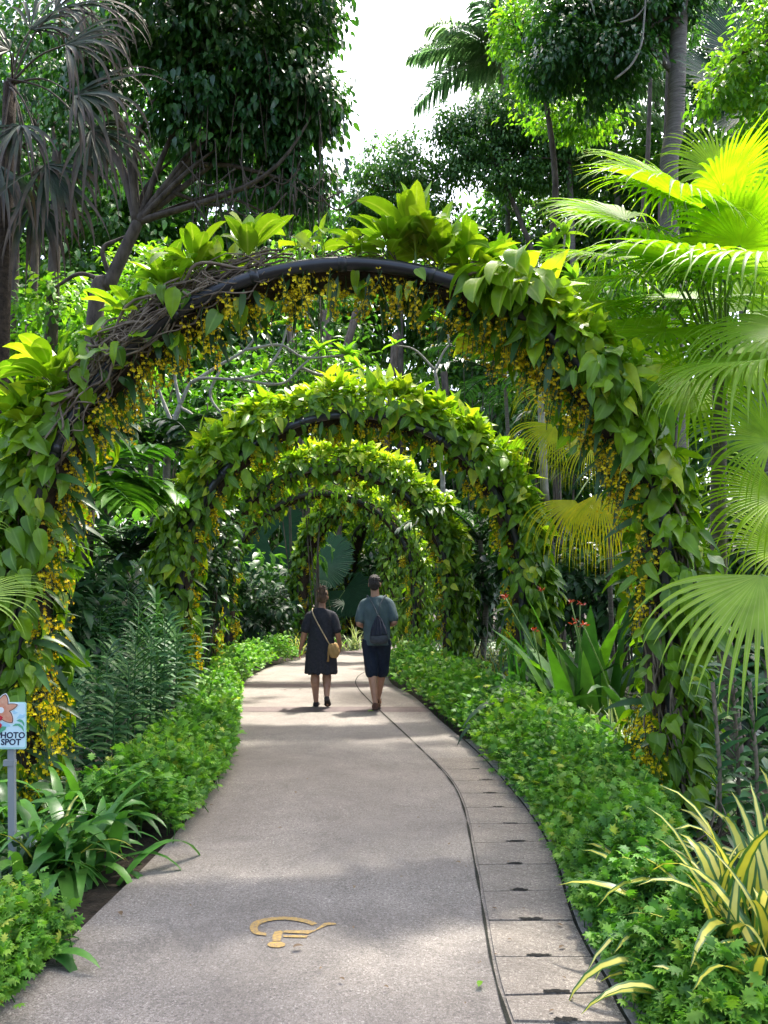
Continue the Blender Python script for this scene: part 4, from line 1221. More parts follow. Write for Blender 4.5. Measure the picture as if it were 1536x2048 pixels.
M_mid = leafmat('mid green leaf', [(0.032, 0.11, 0.016), (0.075, 0.2, 0.02), (0.14, 0.3, 0.03)], rough=0.4, trans=0.35, noise=0.2)
M_bright = leafmat('bright green leaf', [(0.07, 0.2, 0.02), (0.15, 0.32, 0.025), (0.28, 0.42, 0.04)], rough=0.42, trans=0.42, noise=0.2)
M_redfl = leafmat('red bract', [(0.34, 0.035, 0.010), (0.45, 0.08, 0.02)], rough=0.4, trans=0.25, noise=0.1, tcol=(1.1, .6, .4))
M_whitefl = leafmat('white petals', [(0.65, 0.66, 0.62), (0.75, 0.76, 0.72)], rough=0.5, trans=0.2, noise=0, tcol=(1, 1, 1))
M_root = surf('pale root', (0.22, 0.19, 0.14), (0.4, 0.36, 0.29), scale=30, rough=0.85)
M_deadleaf = leafmat('dead leaf', [(0.10, 0.062, 0.035), (0.2, 0.13, 0.075)], rough=0.7, trans=0.15, noise=0.3)

# --- ground cover along both edges ------------------------------------------------
_c = [(0, .02, 0), (-.10, .16, .03), (-.36, .24, -.05), (-.17, .34, .04), (-.46, .50, -.08), (-.2, .56, .04), (-.36, .80, -.1), (-.10, .76, .0), (0, 1.0, -.16), (.10, .76, .0), (.36, .80, -.1), (.2, .56, .04), (.46, .50, -.08), (.17, .34, .04), (.36, .24, -.05), (.10, .16, .03), (0, .3, 0), (0, .55, 0), (0, .77, -.04)]
_u = [(0, 0 if abs(p[0]) < .01 else 1, p[1]) for p in _c]
FERN = Tpl(_c, [np.array([[0, 16, 1], [1, 3, 2], [1, 16, 3], [3, 5, 4], [3, 17, 5], [3, 16, 17], [5, 7, 6], [5, 18, 7], [5, 17, 18], [7, 18, 8], [0, 15, 16], [15, 14, 13], [15, 13, 16], [13, 12, 11], [13, 11, 17], [13, 17, 16], [11, 10, 9], [11, 9, 18], [11, 18, 17], [9, 8, 18]])], _u)

def cover(name, inner, width, height, n, label, size=0.075, y1=99.0, wf=None):
    """cushion of lobed leaves along a line of ground points; width grows to the +normal side"""
    c = resample(inner, 160)
    tn_ = np.gradient(c, axis=0); tn_ /= np.linalg.norm(tn_, axis=1, keepdims=True)
    no_ = np.stack([tn_[:, 1], -tn_[:, 0]], -1)
    i = (rng.random(n) ** 1.0 * 159).astype(int)
    # nearer stretches get more leaves
    keep = rng.random(n) < np.clip(4.2 / np.maximum(c[i, 1], 1), 0.35, 1)
    i = i[keep]; n = len(i)
    u = rng.random(n) * 1.1 - .1
    wd = np.interp(i, np.linspace(0, 159, len(width)), width)
    side = np.sign(np.mean(wd))
    hgt = np.interp(i, np.linspace(0, 159, len(height)), height)
    lump = 1 + 0.42 * np.sin(i * 0.55 + 5 * u) * np.cos(i * 0.23 - 4 * u) + 0.1 * rng.normal(size=n)
    prof = np.clip(np.sin((0.12 + 0.80 * u) * PI), 0.12, 1) ** 0.55
    z = hgt * prof * lump * (0.25 + 0.75 * rng.random(n) ** 0.35)
    xy = c[i] + no_[i] * (u * wd)[:, None] + rng.normal(size=(n, 2)) * 0.02
    p = np.c_[xy, np.maximum(z, 0.015)]
    slope = np.cos((0.06 + 0.86 * u) * PI)
    o = np.c_[-no_[i] * (slope * np.sign(wd))[:, None], 0.55 + 0 * u]
    d = nrm(o * 0.6 + rdir(n) * 0.75 + np.array([0, 0, .25]))
    nor = np.array([0, 0, 1.0]) + 0.55 * rdir(n) + 0.3 * o
    patch = 0.5 + 0.35 * np.sin(xy[:, 0] * 3.1 + 1) * np.sin(xy[:, 1] * 2.3) 
    v = np.clip(0.5 * rng.random(n) + 0.4 * patch, 0, .8); v = np.where(rng.random(n) < .02, 1.0, v)
    p[:, 2] += np.where(rng.random(n) < .06, rng.random(n) * .09, 0)
    mb = MB()
    inst(mb, FERN, p, frames(d, nor), size * rng.uniform(0.6, 1.25, n), v)
    # thin stalks inside the cushion
    for k in range(0, n, 30):
        b0 = np.array([p[k, 0] + rng.normal() * .03, p[k, 1] + rng.normal() * .03, -0.02])
        tube(mb, [b0, p[k]], 0.003, 4, cap=False, v=0.1)
    o_ = mb.build(name, M_cover)
    return tag(o_, label, 'ground cover', None, 'stuff')

LEb = [tuple(G(*q)[:2]) for q in LE[:12]]
a_ = resample(LEb, 200)
def cut(curve, y0, y1):
    return curve[(curve[:, 1] >= y0) & (curve[:, 1] <= y1)]
cover('ground_cover', cut(a_, 2.2, 3.7) + [-.03, 0], [-.6, -.6, -.5], [.2, .24, .2], 6000, 'lobed green ground cover at the near left corner of the path', 0.055)
cover('ground_cover', cut(a_, 4.95, 12.2) + [-.02, 0], [-.62, -.75, -.6, -.55, -.5], [.34, .36, .36, .36, .36], 22000, 'long cushion of lobed green ground cover along the left edge of the path', 0.068)
cover('ground_cover', cut(a_, 12.9, 19.5) + [-.02, 0], [-.5, -.6, -.7], [.42, .45, .45], 7000, 'far left ground cover where the path swings right', 0.095)
b_ = resample([tuple(G(*q)[:2]) for q in RE[:12]], 200)
cover('ground_cover', cut(b_, 2.4, 6.6) + [.085, 0], [.28, .42, .75, .95], [.24, .34, .36, .38], 30000, 'deep cushion of lobed green ground cover along the drain covers on the right', 0.06)
cover('ground_cover', cut(b_, 6.6, 11.5) + [.10, 0], [.95, .9, .8, .8], [.38, .46, .48, .46], 17000, 'mounded ground cover on the right beside the second arch', 0.085)
cover('ground_cover', cut(b_, 11.5, 15.5) + [.04, 0], [.9, .9, 1.0], [.46, .5, .5], 6000, 'sunlit yellow green ground cover on the right before the bend', 0.1)

# --- generic plants ---------------------------------------------------------------
def clump(name, px, py, n, L, W, label, cat, mat, el=(0.5, 1.35), bend=1.4, prof=PROF_STRAP, group=None, seg=9, fold=0.2, spread=0.06, bendpow=1.5, azr=(0, 2 * PI), v=(0, 1), pos=None, lean=0.0, part='leaves'):
    c = G(px, py) if pos is None else np.asarray(pos, float)
    t = thing(name, (c[0], c[1], 0.0), label, cat, group)
    mb = MB()
    a = rng.uniform(azr[0], azr[1], n); e = rng.uniform(el[0], el[1], n)
    d = np.stack([np.cos(a) * np.cos(e), np.sin(a) * np.cos(e), np.sin(e)], -1)
    nn_ = np.stack([-np.cos(a) * np.sin(e), -np.sin(a) * np.sin(e), np.cos(e)], -1)
    base = np.array([c[0], c[1], -0.02]) + np.c_[rng.normal(size=(n, 2)) * spread, np.zeros(n)]
    blades(mb, base, d, nn_, L * rng.uniform(0.6, 1.15, n), W * rng.uniform(0.75, 1.2, n), rng.uniform(v[0], v[1], n), bend=bend * rng.uniform(0.6, 1.35, n), seg=seg, prof=prof, fold=fold, bendpow=bendpow, twist=rng.uniform(-.4, .4))
    mb.build(part, mat, t)
    return t

# spider lilies, lower left
LG = 'broad leaved lilies by the sign'
for (px, py, n, L, Wd, lab) in (
    (50, 1778, 32, .66, .068, 'glossy lily clump right around the foot of the sign post'),
    (105, 1748, 40, .70, .07, 'biggest lily clump, arching to the right of the sign post'),
    (160, 1750, 36, .62, .064, 'lily clump leaning out over the edge of the path'),
    (150, 1670, 30, .72, .066, 'darker lily clump behind, below the ladder leaved orchids'),
    (200, 1675, 30, .72, .066, 'lily clump touching the long left ground cover'),
    (25, 1690, 20, .66, .066, 'lily clump behind the sign post, half hidden by it')):
    clump('spider_lily', px, py, n, L, Wd, lab, 'lily', M_lily, el=(0.4, 1.25), bend=2.4, group=LG, spread=.09)
clump('spider_lily', 55, 1905, 8, .34, .05, 'small lily at the very edge of the path in the near left corner', 'lily', M_lily, el=(0.3, .9), bend=1.6, azr=(-1.0, 1.2))
clump('striped_lily', 118, 1760, 7, .72, .034, 'few narrow yellow striped blades rising among the green lilies', 'lily', M_striped, el=(.7, 1.4), bend=2.0)
clump('striped_lily', 15, 1730, 6, .6, .034, 'yellow edged blades at the left border behind the sign post', 'lily', M_striped, el=(.5, 1.2), bend=1.8)
# little white flowers beside the post
c = G(52, 1770); t = thing('white_flower', (c[0], c[1], 0), 'thin sprig of tiny white flowers beside the sign post', 'flower')
mb, mf = MB(), MB()
for i in range(14):
    q = P(rng.uniform(28, 72), rng.uniform(1655, 1705), c[1] + .05 + rng.normal() * .03)
    tube(mb, spline([[c[0], c[1], 0.0], (c + q) / 2 + [0, 0, .08], q], 8), .0018, 4, v=.5)
    inst(mf, ORCHID, np.repeat(q[None], 3, 0) + rng.normal(size=(3, 3)) * .006, frames(rdir(3), rdir(3)), .017, .5)
mb.build('stalks', M_gstem, t); mf.build('blossoms', M_whitefl, t)

# vandas: ladder leaved orchid stems
def make_vanda(h, n, L, seed):
    t = thing('orchid_plant', (0, 0, 0), 'x', 'orchid')
    mb = MB(); ms = MB()
    z = np.linspace(0.05, h, n)
    s = np.where(np.arange(n) % 2 == 0, 1.0, -1.0)
    a = rng.uniform(-.5, .5)
    aa = a + rng.normal(size=n) * .25
    el = np.interp(z, [0, h * .8, h], [.15, .55, 1.15]) + rng.normal(size=n) * .08
    d = np.stack([s * np.cos(aa) * np.cos(el), np.sin(aa) * np.cos(el) - .1, np.sin(el)], -1)
    base = np.stack([0.01 * s, 0 * z, z], -1)
    blades(mb, base, d, np.stack([-s * np.sin(el), 0 * z - .15, np.cos(el)], -1), L * rng.uniform(.75, 1.1, n) * np.interp(z, [0, h * .85, h], [.9, 1, .6]), .046, rng.random(n), bend=rng.uniform(.7, 1.4, n), seg=6, prof=PROF_STRAP, fold=.45, bendpow=1.4)
    tube(mb, [(0, 0, -.05), (0.01, 0, h * .5), (0, 0, h)], [.009, .008, .006], 6, v=.6)
    for k in range(5):
        z0 = rng.uniform(.1, .6) * h
        tube(ms, spline([(0, 0, z0), rng.normal(size=3) * [.08, .05, 0] + [0, -.05, z0 * .6], rng.normal(size=3) * [.16, .08, 0] + [0, -.06, 0.0]], 10), .004, 4)
    mb.build('leaves', M_vanda, t, local=True)
    ms.build('aerial_roots', M_stem, t, local=True)
    return t
protos = [make_vanda(1.25, 44, .30, 1), make_vanda(1.05, 38, .28, 2), make_vanda(.85, 30, .27, 3)]
VP = []
for (px, py, k, s) in ((128, 1560, 2, .85), (165, 1548, 1, .95), (205, 1572, 0, .86), (232, 1540, 1, 1.0), (262, 1558, 0, .95), (295, 1535, 1, 1.1), (322, 1510, 0, 1.0), (348, 1490, 1, 1.1), (150, 1500, 0, 1.05), (190, 1492, 0, 1.12), (228, 1480, 1, 1.25), (268, 1478, 0, 1.15), (305, 1465, 0, 1.2), (338, 1450, 1, 1.25), (180, 1455, 0, 1.2), (248, 1440, 0, 1.3), (360, 1440, 2, 1.2), (120, 1530, 1, .9), (330, 1425, 0, 1.2), (210, 1430, 0, 1.25), (142, 1580, 1, .8), (185, 1565, 1, .85), (222, 1590, 2, .9), (250, 1575, 1, .9), (280, 1555, 1, .95), (308, 1530, 2, 1.1), (170, 1475, 1, 1.2), (285, 1480, 1, 1.15), (320, 1470, 1, 1.2), (150, 1440, 1, 1.3), (290, 1435, 0, 1.25), (368, 1420, 0, 1.1), (384, 1405, 1, 1.2), (345, 1470, 2, 1.2)):
    VP.append((px, py, k, s))
rows = {0: [], 1: [], 2: []}
for q in VP: rows[0 if q[1] >= 1510 else 1 if q[1] >= 1460 else 2].append(q)
rn = ['front', 'middle', 'back']
used = set()
for r in rows:
    rows[r].sort()
    for j, (px, py, k, s) in enumerate(rows[r]):
        c = G(px, py)
        lab = 'ladder leaved green orchid stem in the left bed, %s row, %s from the left' % (rn[r], (words_ + ['thirteenth', 'fourteenth', 'fifteenth'])[j] if j else 'first')
        if k not in used:
            o = protos[k]; used.add(k)
            o.location = (c[0], c[1], 0); o.scale = (s, s, s); o.rotation_euler = (0, 0, rng.uniform(-.5, .5)); o['label'] = lab
            o['group'] = 'ladder leaved orchids in the left bed'
        else:
            dup(protos[k], (c[0], c[1], 0), rng.uniform(-.7, .7), s, lab, 'ladder leaved orchids in the left bed')
# thin pale twigs in front of them
c = G(215, 1585); t = thing('dry_stalk', (c[0], c[1], 0), 'bent pale dry stalk in front of the ladder leaved orchids', 'twig')
mb = MB(); tube(mb, spline([P(148, 1492, c[1]), P(180, 1500, c[1]), P(205, 1525, c[1]), P(235, 1558, c[1]), P(222, 1578, c[1]), G(217, 1592)], 24), .006, 6); mb.build('stalk', M_root, t)

# right border: striped lilies
SG = 'yellow striped lilies on the right'
for (px, py, n, L, Wd, lab) in (
    (1490, 1985, 84, .78, .054, 'largest yellow striped lily, in the near right corner'),
    (1505, 2085, 44, .58, .05, 'yellow striped lily cut by the bottom edge, beside the ground cover'),
    (1560, 1860, 30, .7, .055, 'yellow striped lily at the right border, behind the largest one'),
    (1545, 2070, 34, .75, .058, 'yellow striped lily in the extreme bottom right corner')):
    clump('striped_lily', px, py, n, L, Wd, lab, 'lily', M_striped, el=(.55, 1.5), bend=2.3, group=SG, spread=.08, bendpow=1.9, seg=11)
clump('striped_lily', 1275, 1595, 40, .68, .04, 'narrow yellow striped lily at the foot of the right leg of the nearest arch', 'lily', M_striped, el=(.5, 1.35), bend=2.2, azr=(1.9, 5.2), group=SG)
clump('striped_lily', 1195, 1410, 34, .78, .05, 'pale striped lily arching over the ground cover between the first two arches', 'lily', M_stripe_w, el=(.4, 1.3), bend=2.0, group=SG)
# variegated grasses
GG = 'variegated grass clumps in the beds'
for (px, py, n, L, Wd, mt_, lab) in (
    (1240, 1530, 60, .62, .03, M_stripe_w, 'white edged grass clump behind the yellow orchids of the right leg'),
    (1185, 1535, 44, .60, .03, M_stripe_w, 'white edged grass clump below the red flowers'),
    (1285, 1545, 40, .5, .026, M_stripe_w, 'white edged grass beside the bright orchid curtain on the right'),
    (960, 1330, 60, .85, .035, M_stripe_w, 'pale grass clump between the second and third arch on the right'),
    (925, 1352, 36, .62, .03, M_striped, 'yellow grass clump at the foot of the right leg of the second arch'),
    (985, 1365, 30, .9, .03, M_striped, 'upright yellow grass beside the right leg of the second arch'),
    (852, 1352, 32, .7, .035, M_stripe_w, 'spider plant leaning over the sunlit ground cover by the man'),
    (818, 1330, 36, .7, .04, M_striped, 'bright spider plant next to the walking man'),
    (870, 1385, 22, .6, .03, M_stripe_w, 'spider plant on the sunlit mound before the third arch'),
    (505, 1300, 60, .9, .035, M_stripe_w, 'pale grass clump at the left foot of the fourth arch'),
    (545, 1305, 40, .8, .035, M_mid, 'green grass clump next to the far left ground cover'),
    (592, 1310, 34, .75, .04, M_striped, 'bright spider plant behind the hand of the woman'),
    (705, 1300, 40, .9, .045, M_stripe_w, 'spider plant at the far edge of the path between the two walkers'),
    (665, 1297, 30, .9, .05, M_mid, 'dark grass clump at the far edge of the path beside the woman'),
    (455, 1345, 34, .6, .035, M_mid, 'green strap leaved clump inside the left foot of the second arch'),
    (410, 1370, 30, .7, .035, M_mid, 'strap leaved clump behind the left foot of the second arch'),
    (838, 1322, 34, 1.0, .045, M_mid, 'tall green blades at the right foot of the fourth arch')):
    clump('grass_clump', px, py, n, L, Wd, lab, 'grass clump', mt_, el=(.6, 1.5), bend=1.6, prof=PROF_GRASS, group=GG, seg=7, spread=.1)
# iris like sword leaves
clump('iris_plant', 1045, 1445, 30, 1.15, .055, 'tall dark sword leaves by the right leg of the second arch', 'iris', M_lily, el=(1.15, 1.52), bend=.5, prof=PROF_GRASS, spread=.13, v=(0, .5))
clump('iris_plant', 990, 1450, 14, .75, .05, 'low drooping sword leaves at the edge of the mounded ground cover', 'iris', M_lily, el=(.7, 1.3), bend=2.0, spread=.08)
# gingers with red flowers
def ginger(px, py, n, L, Wd, label, mat, red=0, el=(.7, 1.4), bend=.9):
    t = clump('canna_plant', px, py, n, L, Wd, label, 'canna', mat, el=el, bend=bend, prof=PROF_CANNA, group='broad leaved cannas in the right bed', spread=.16, part='foliage')
    c = np.array(t.location)
    for k in range(red):
        top = c + np.array([rng.normal() * .3, rng.normal() * .2, L * rng.uniform(.85, 1.15)])
        f = MB()
        tube(f, spline([c + [rng.normal() * .05, 0, 0], (c + top) / 2 + [.03, 0, 0], top], 8), .008, 5, mat=1)
        nb = 9
        blades(f, top + rng.normal(size=(nb, 3)) * .012, rdir(nb) * [1, 1, .6] + [0, 0, .5], rdir(nb), rng.uniform(.04, .075, nb), .02, rng.random(nb), bend=.3, seg=3, prof=PROF_LANCE)
        f.build('flower', [M_redfl, M_gstem], t)
    return t
ginger(1100, 1480, 20, 1.3, .12, 'canna with long dark arching leaves and a red flower, nearest the second arch', M_dark, 1, el=(.4, 1.2), bend=2.6)
ginger(1195, 1480, 9, 1.35, .25, 'canna with upright green leaves below two red flowers', M_mid, 2, el=(1.0, 1.5), bend=.5)
ginger(1258, 1510, 16, 1.15, .12, 'canna behind the right leg of the nearest arch with a red flower', M_dark, 1, el=(.5, 1.3), bend=2.0)
ginger(1145, 1455, 14, 1.5, .18, 'canna farther back with several red flowers', M_mid, 3, el=(.8, 1.4))
ginger(1228, 1465, 12, 1.4, .2, 'dark blue green canna deep in the right bed', M_dark, 0, el=(.6, 1.3), bend=1.2)
ginger(1085, 1450, 14, 1.3, .11, 'plain leaved canna behind the sword leaves', M_dark, 0, el=(.5, 1.3), bend=2.2)
ginger(1165, 1520, 16, .6, .12, 'short broad leaved canna at the back of the ground cover', M_mid, 0, el=(.4, 1.2), bend=1.2)
# dark climbing orchids at the right border
for j, (px, py, h, lab) in enumerate(((1440, 1700, 1.0, 'dark stemmed orchid with stiff blue green leaves, left one of the right border group'), (1478, 1690, 1.05, 'dark stemmed orchid in the middle of the right border group'), (1515, 1700, 1.0, 'dark stemmed orchid at the right border, above the striped lilies'), (1548, 1660, 1.1, 'dark stemmed orchid half outside the right border'))):
    c = G(px, py)
    t = thing('orchid_plant', (c[0], c[1], 0), lab, 'orchid', 'stiff leaved orchids at the right border')
    mb, ms = MB(), MB(); n = 26
    z = np.linspace(.12, h, n); s = np.where(np.arange(n) % 2 == 0, 1.0, -1.0)
    el = rng.uniform(.5, 1.1, n)
    a = rng.uniform(-.7, .7, n)
    d = np.stack([s * np.cos(a) * np.cos(el), np.sin(a) * np.cos(el) - .2, np.sin(el)], -1)
    blades(mb, np.stack([c[0] + 0 * z, c[1] + 0 * z, z], -1), d, np.stack([-s * np.sin(el), 0 * z - .3, np.cos(el)], -1), rng.uniform(.13, .22, n), .05, rng.random(n), bend=.8, seg=5, prof=PROF_STRAP, fold=.4)
    mb.build('leaves', M_vanda, t)
    tube(ms, [[c[0], c[1], -.03], [c[0] + .02, c[1], h * .5], [c[0], c[1], h]], .014, 6)
    for k in range(5):
        z0 = rng.uniform(.1, .4) * h
        tube(ms, spline([[c[0], c[1], z0], c + rng.normal(size=3) * [.1, .06, 0] + [0, -.06, z0 * .6], c + rng.normal(size=3) * [.2, .1, 0] + [0, -.08, .01]], 12), .004, 5)
    ms.build('stem', M_stem, t)

# --- fan palms ----------------------------------------------------------------------
def fan_blade(mb, hub, axis, normal, Rr, v, n=44, span=2.25, sag=0.35, split=.5, tipbend=1.1, cup=.12, ragged=False):
    hub, axis, normal = (np.asarray(q, float) for q in (hub, axis, normal))
    axis = axis / np.linalg.norm(axis); normal = nrm(normal - (normal @ axis) * axis); side = np.cross(axis, normal)
    th = np.linspace(-span, span, n)
    d = axis * np.cos(th)[:, None] + side * np.sin(th)[:, None] + normal * (cup * (1 + 0 * th))[:, None]
    L = Rr * (0.82 + 0.18 * np.cos(th * .6)) * rng.uniform(.93, 1.05, n)
    dth = 2 * span / n
    if ragged:
        L = L * rng.uniform(.45, 1.12, n) * rng.choice([.25, 1, 1, 1], n)
        d = d + rng.normal(size=d.shape) * .1; tipbend = tipbend * rng.uniform(.3, 1.3, n)
    W = np.where(ragged, 1.5 * Rr, L) * dth * 1.02
    def prof(t):
        return t / 1.0 if t < split else split * max(0.03, ((1 - t) / (1 - split)) ** .95)
    blades(mb, np.repeat(hub[None], n, 0), d, np.repeat(normal[None], n, 0), L, W, np.clip(v + rng.normal(size=n) * .12, 0, 1), bend=tipbend * rng.uniform(.7, 1.4, n), seg=10, prof=lambda t: np.array(prof(float(t))), fold=.42, bendpow=2.6)

def fan_palm(name, base, crown, leaves, Rr, label, mat, trunk_r=.05, cat='palm', group=None, stalk_mat=None, trunk_mat=None, **kw):
    """leaves: list of (hub, axis, normal, R, v); crown = top of the stem where stalks start"""
    base = np.asarray(base, float); crown = np.asarray(crown, float)
    t = thing(name, tuple(base), label, cat, group)
    mb = MB()
    q = spline([base - [0, 0, .1], base * .5 + crown * .5 + rng.normal(size=3) * [.04, .04, 0], crown], 14)
    tube(mb, q, np.linspace(trunk_r, trunk_r * .85, len(q)), 10)
    mb.build('trunk', trunk_mat or M_bark, t)
    for (hub, ax, no, r, v) in leaves:
        m = MB()
        hub = np.asarray(hub, float)
        fan_blade(m, hub, ax, no, r or Rr, v, **kw)
        c0 = crown + rng.normal(size=3) * .03
        mid_ = (c0 + hub) / 2 + np.array([0, 0, .12 * np.linalg.norm(hub - c0)])
        tube(m, spline([c0, mid_, hub], 10), [.014 - .0006 * k for k in range(len(spline([c0, mid_, hub], 10)))], 6, mat=1, v=.4)
        m.build('frond', [mat, stalk_mat or M_gstem], t)
    return t
M_bark = surf('palm bark', (0.05, 0.042, 0.034), (0.17, 0.145, 0.115), scale=10, rough=0.9, bump=0.7, stretch=(1, 1, 4))

def PL(px, py, d, ax, no, r, v): return (P(px, py, d), ax, no, r, v)
# big sunny palm on the right: hubs read from the photo
cr = P(1440, 760, 6.4)
fan_palm('fan_palm', (cr[0], cr[1], 0), cr, [
    PL(1368, 402, 6.0, (-1, -.15, .35), (.25, -.45, .9), .98, .55),
    PL(1334, 382, 6.5, (-.95, -.1, .45), (.3, -.7, .7), .9, .65),
    PL(1448, 385, 6.3, (.2, -.75, .5), (-.1, -.5, .85), .8, .7),
    PL(1510, 410, 6.6, (.4, -.5, .6), (-.2, -.6, .7), .85, .6),
    PL(1250, 440, 6.7, (-1, -.1, .15), (.2, -.6, .8), .95, .5),
    PL(1300, 480, 6.1, (-1, -.2, .25), (.15, -.5, .9), .95, .45),
    PL(1395, 530, 5.5, (-1, -.25, .1), (.0, -.35, .95), 1.05, .4),
    PL(1420, 470, 6.5, (-.8, -.4, .45), (.3, -.7, .6), .95, .6),
    PL(1480, 490, 6.0, (.1, -.7, .5), (.1, -.7, .6), .85, .55),
    PL(1290, 560, 6.6, (-1, -.2, -.15), (.0, -.4, .95), .9, .45),
    PL(1400, 600, 6.6, (-.8, -.3, -.2), (.0, -.4, .9), .95, .35),
    PL(1500, 620, 6.9, (.5, -.1, .4), (0, -.6, .8), .95, .4),
    PL(1560, 470, 6.2, (1, .0, .5), (-.3, -.6, .8), .95, .55),
    PL(1230, 520, 7.2, (-1, .2, .2), (.2, -.5, .9), .9, .6),
    PL(1440, 350, 7.2, (-.5, .1, .55), (0, -.9, .5), .7, .7),
    PL(1190, 600, 7.0, (-.9, -.2, -.2), (.1, -.6, .8), .8, .5), PL(1330, 660, 6.3, (-1, -.2, -.3), (0, -.5, .9), .9, .5),
    PL(1450, 560, 5.9, (-.9, -.3, .0), (0, -.5, .9), .95, .35), PL(1480, 690, 6.4, (-.6, -.2, -.5), (0, -.7, .6), .9, .5), PL(1380, 760, 6.7, (-.7, -.2, -.6), (0, -.7, .6), .85, .6),
    ], 0.95, 'large sunlit yellow green fan palm crowding the right side above the nearest arch', M_fanlime, .07, tipbend=1.3)
# paler blue-green fan in front of it
cr = P(1640, 760, 5.2)
fan_palm('fan_palm', (cr[0], cr[1], 0), cr, [
    PL(1545, 545, 4.9, (-1, -.3, .1), (.0, -.35, 1), 1.0, .2),
    PL(1540, 720, 5.0, (-1, -.2, -.25), (-.1, -.3, 1), 1.05, .4),
    PL(1580, 660, 5.2, (-.6, -.4, -.4), (0, -.5, .9), .9, .3),
    ], 0.95, 'fan palm at the right border with long pale drooping leaf tips', M_fanpale, .07, tipbend=2.2, split=.42)
# golden leaves lower right
cr = P(1600, 1050, 5.6)
fan_palm('fan_palm', (cr[0], cr[1], 0), cr, [
    PL(1545, 880, 5.9, (-.9, .1, .3), (.2, -.9, .4), .85, .6),
    PL(1560, 990, 6.0, (-1, .1, -.1), (.1, -.8, .6), .85, .8),
    PL(1570, 1100, 6.2, (-.9, .1, .2), (.1, -.8, .6), .75, .9),
    ], 0.85, 'yellow green fan palm at the right border, behind the right leg of the nearest arch', M_fanlime, .06, tipbend=2.2, span=1.35, split=.35, n=30)
# near hanging fan
cr = P(1640, 1250, 4.1)
fan_palm('fan_palm', (cr[0], cr[1], 0), cr, [
    PL(1522, 1150, 3.95, (-.3, -.25, -.95), (-.3, -.85, .3), .74, .5),
    ], 0.8, 'near fan palm leaf hanging into the view at the right border, straps pale and narrow', M_fanpale, .045, n=24, split=.4, tipbend=1.4, span=1.3)
# golden drooping palm behind the right leg
cr = P(1215, 940, 9.9)
fan_palm('fan_palm', (cr[0] + .15, cr[1] + .5, 0), cr, [
    PL(1200, 985, 9.0, (-.1, -.3, -1), (-.1, -1, .2), 1.05, .8),
    PL(1150, 1000, 9.2, (-.5, -.3, -.8), (-.1, -1, .2), .95, .7),
    PL(1130, 775, 9.6, (-1, -.2, -.35), (-.1, -.7, .6), .9, .45),
    PL(1110, 850, 9.3, (-.7, -.2, -.7), (-.1, -.9, .3), .85, .5),
    PL(1245, 1000, 9.2, (.25, -.3, -.9), (0, -1, .2), .95, .7),
    PL(1165, 720, 9.8, (-.7, -.1, .3), (.1, -.7, .5), .85, .35),
    PL(1230, 800, 9.8, (-.4, -.2, -.4), (0, -.8, .5), .9, .35),
    PL(1180, 880, 9.6, (-.8, -.2, -.5), (0, -.8, .6), .85, .6),
    ], 0.95, 'fan palm with old golden leaves hanging behind the right leg of the nearest arch', M_fangold, .035, tipbend=3.4, span=.95, split=.3, n=26)
# left border fan
cr = P(-170, 1300, 4.3)
fan_palm('fan_palm', (cr[0], cr[1], 0), cr, [
    PL(-75, 1205, 4.3, (1, -.1, .05), (0, -.45, .9), .55, .5),
    PL(-120, 1100, 4.6, (.6, .1, .6), (0, -.7, .6), .5, .4),
    ], 0.55, 'narrow strapped fan palm leaf reaching in from the left border above the sign', M_fanpale, .04, n=26, span=1.5, split=.3, tipbend=1.6)
# huge round dark fans beyond the bend
cr = P(545, 1235, 26.0)
fan_palm('round_leaf_palm', (cr[0], cr[1], 0), cr, [
    PL(543, 1105, 25.6, (-.1, -.1, -.5), (.15, -1, .1), 1.2, .3),
    PL(560, 1050, 26.3, (.2, .1, 1), (.1, -1, .2), .95, .2),
    PL(500, 1130, 26.4, (-.8, .1, .2), (.1, -1, .3), .9, .2)], 1.2, 'palm with huge round dark fan leaves left of the turned arch', M_fandark, .07, n=60, span=2.6, split=.93, tipbend=.15, cup=.06)
cr = P(662, 1240, 26.2)
fan_palm('round_leaf_palm', (cr[0], cr[1], 0), cr, [
    PL(640, 1128, 25.6, (.85, -.25, .25), (-.35, -.9, .5), 1.3, .9),
    PL(690, 1180, 26.4, (.3, -.1, -.5), (.1, -1, .1), 1.0, .3)], 1.2, 'palm with a big glossy round fan leaf above the head of the woman', M_fandark, .07, n=60, span=2.0, split=.9, tipbend=.25, cup=.06)
# lady palms: dark finger leaves in the shade
def lady_palm(px, py, n, label, h=1.9, spread=.8, mat=None, r=.42):
    c = G(px, py); t = thing('lady_palm', (c[0], c[1], 0), label, 'palm', 'dark finger leaved palms in the shade')
    ml, ms = MB(), MB()
    for i in range(n):
        hub = c + np.array([rng.normal() * spread * .6, rng.normal() * spread * .4, rng.uniform(.25, 1) * h])
        ax = nrm(np.array([rng.normal(), -abs(rng.normal()) - .2, rng.uniform(-.5, .4)]))
        fan_blade(ml, hub, ax, (0.2 * rng.normal(), -.5, 1), r * rng.uniform(.7, 1.2), rng.random(), n=9, span=1.35, split=.25, tipbend=.9, cup=.0)
        tube(ms, spline([c + [rng.normal() * .15, rng.normal() * .1, 0], [c[0] * .4 + hub[0] * .6, c[1] * .4 + hub[1] * .6, hub[2] * .8], hub], 6), .008, 4, cap=False)
    ml.build('foliage', mat or M_fandark, t); ms.build('stems', M_stem, t)
    return t
lady_palm(520, 1287, 40, 'dark finger leaved palm beneath the huge round fans', 2.2, 1.1, r=.55)
lady_palm(560, 1286, 34, 'dark finger leaved palm close to the left leg of the turned arch', 2.0, .9, r=.5)
lady_palm(300, 1330, 30, 'dark finger leaved palm behind the ladder leaved orchids', 2.3, .9, r=.45)
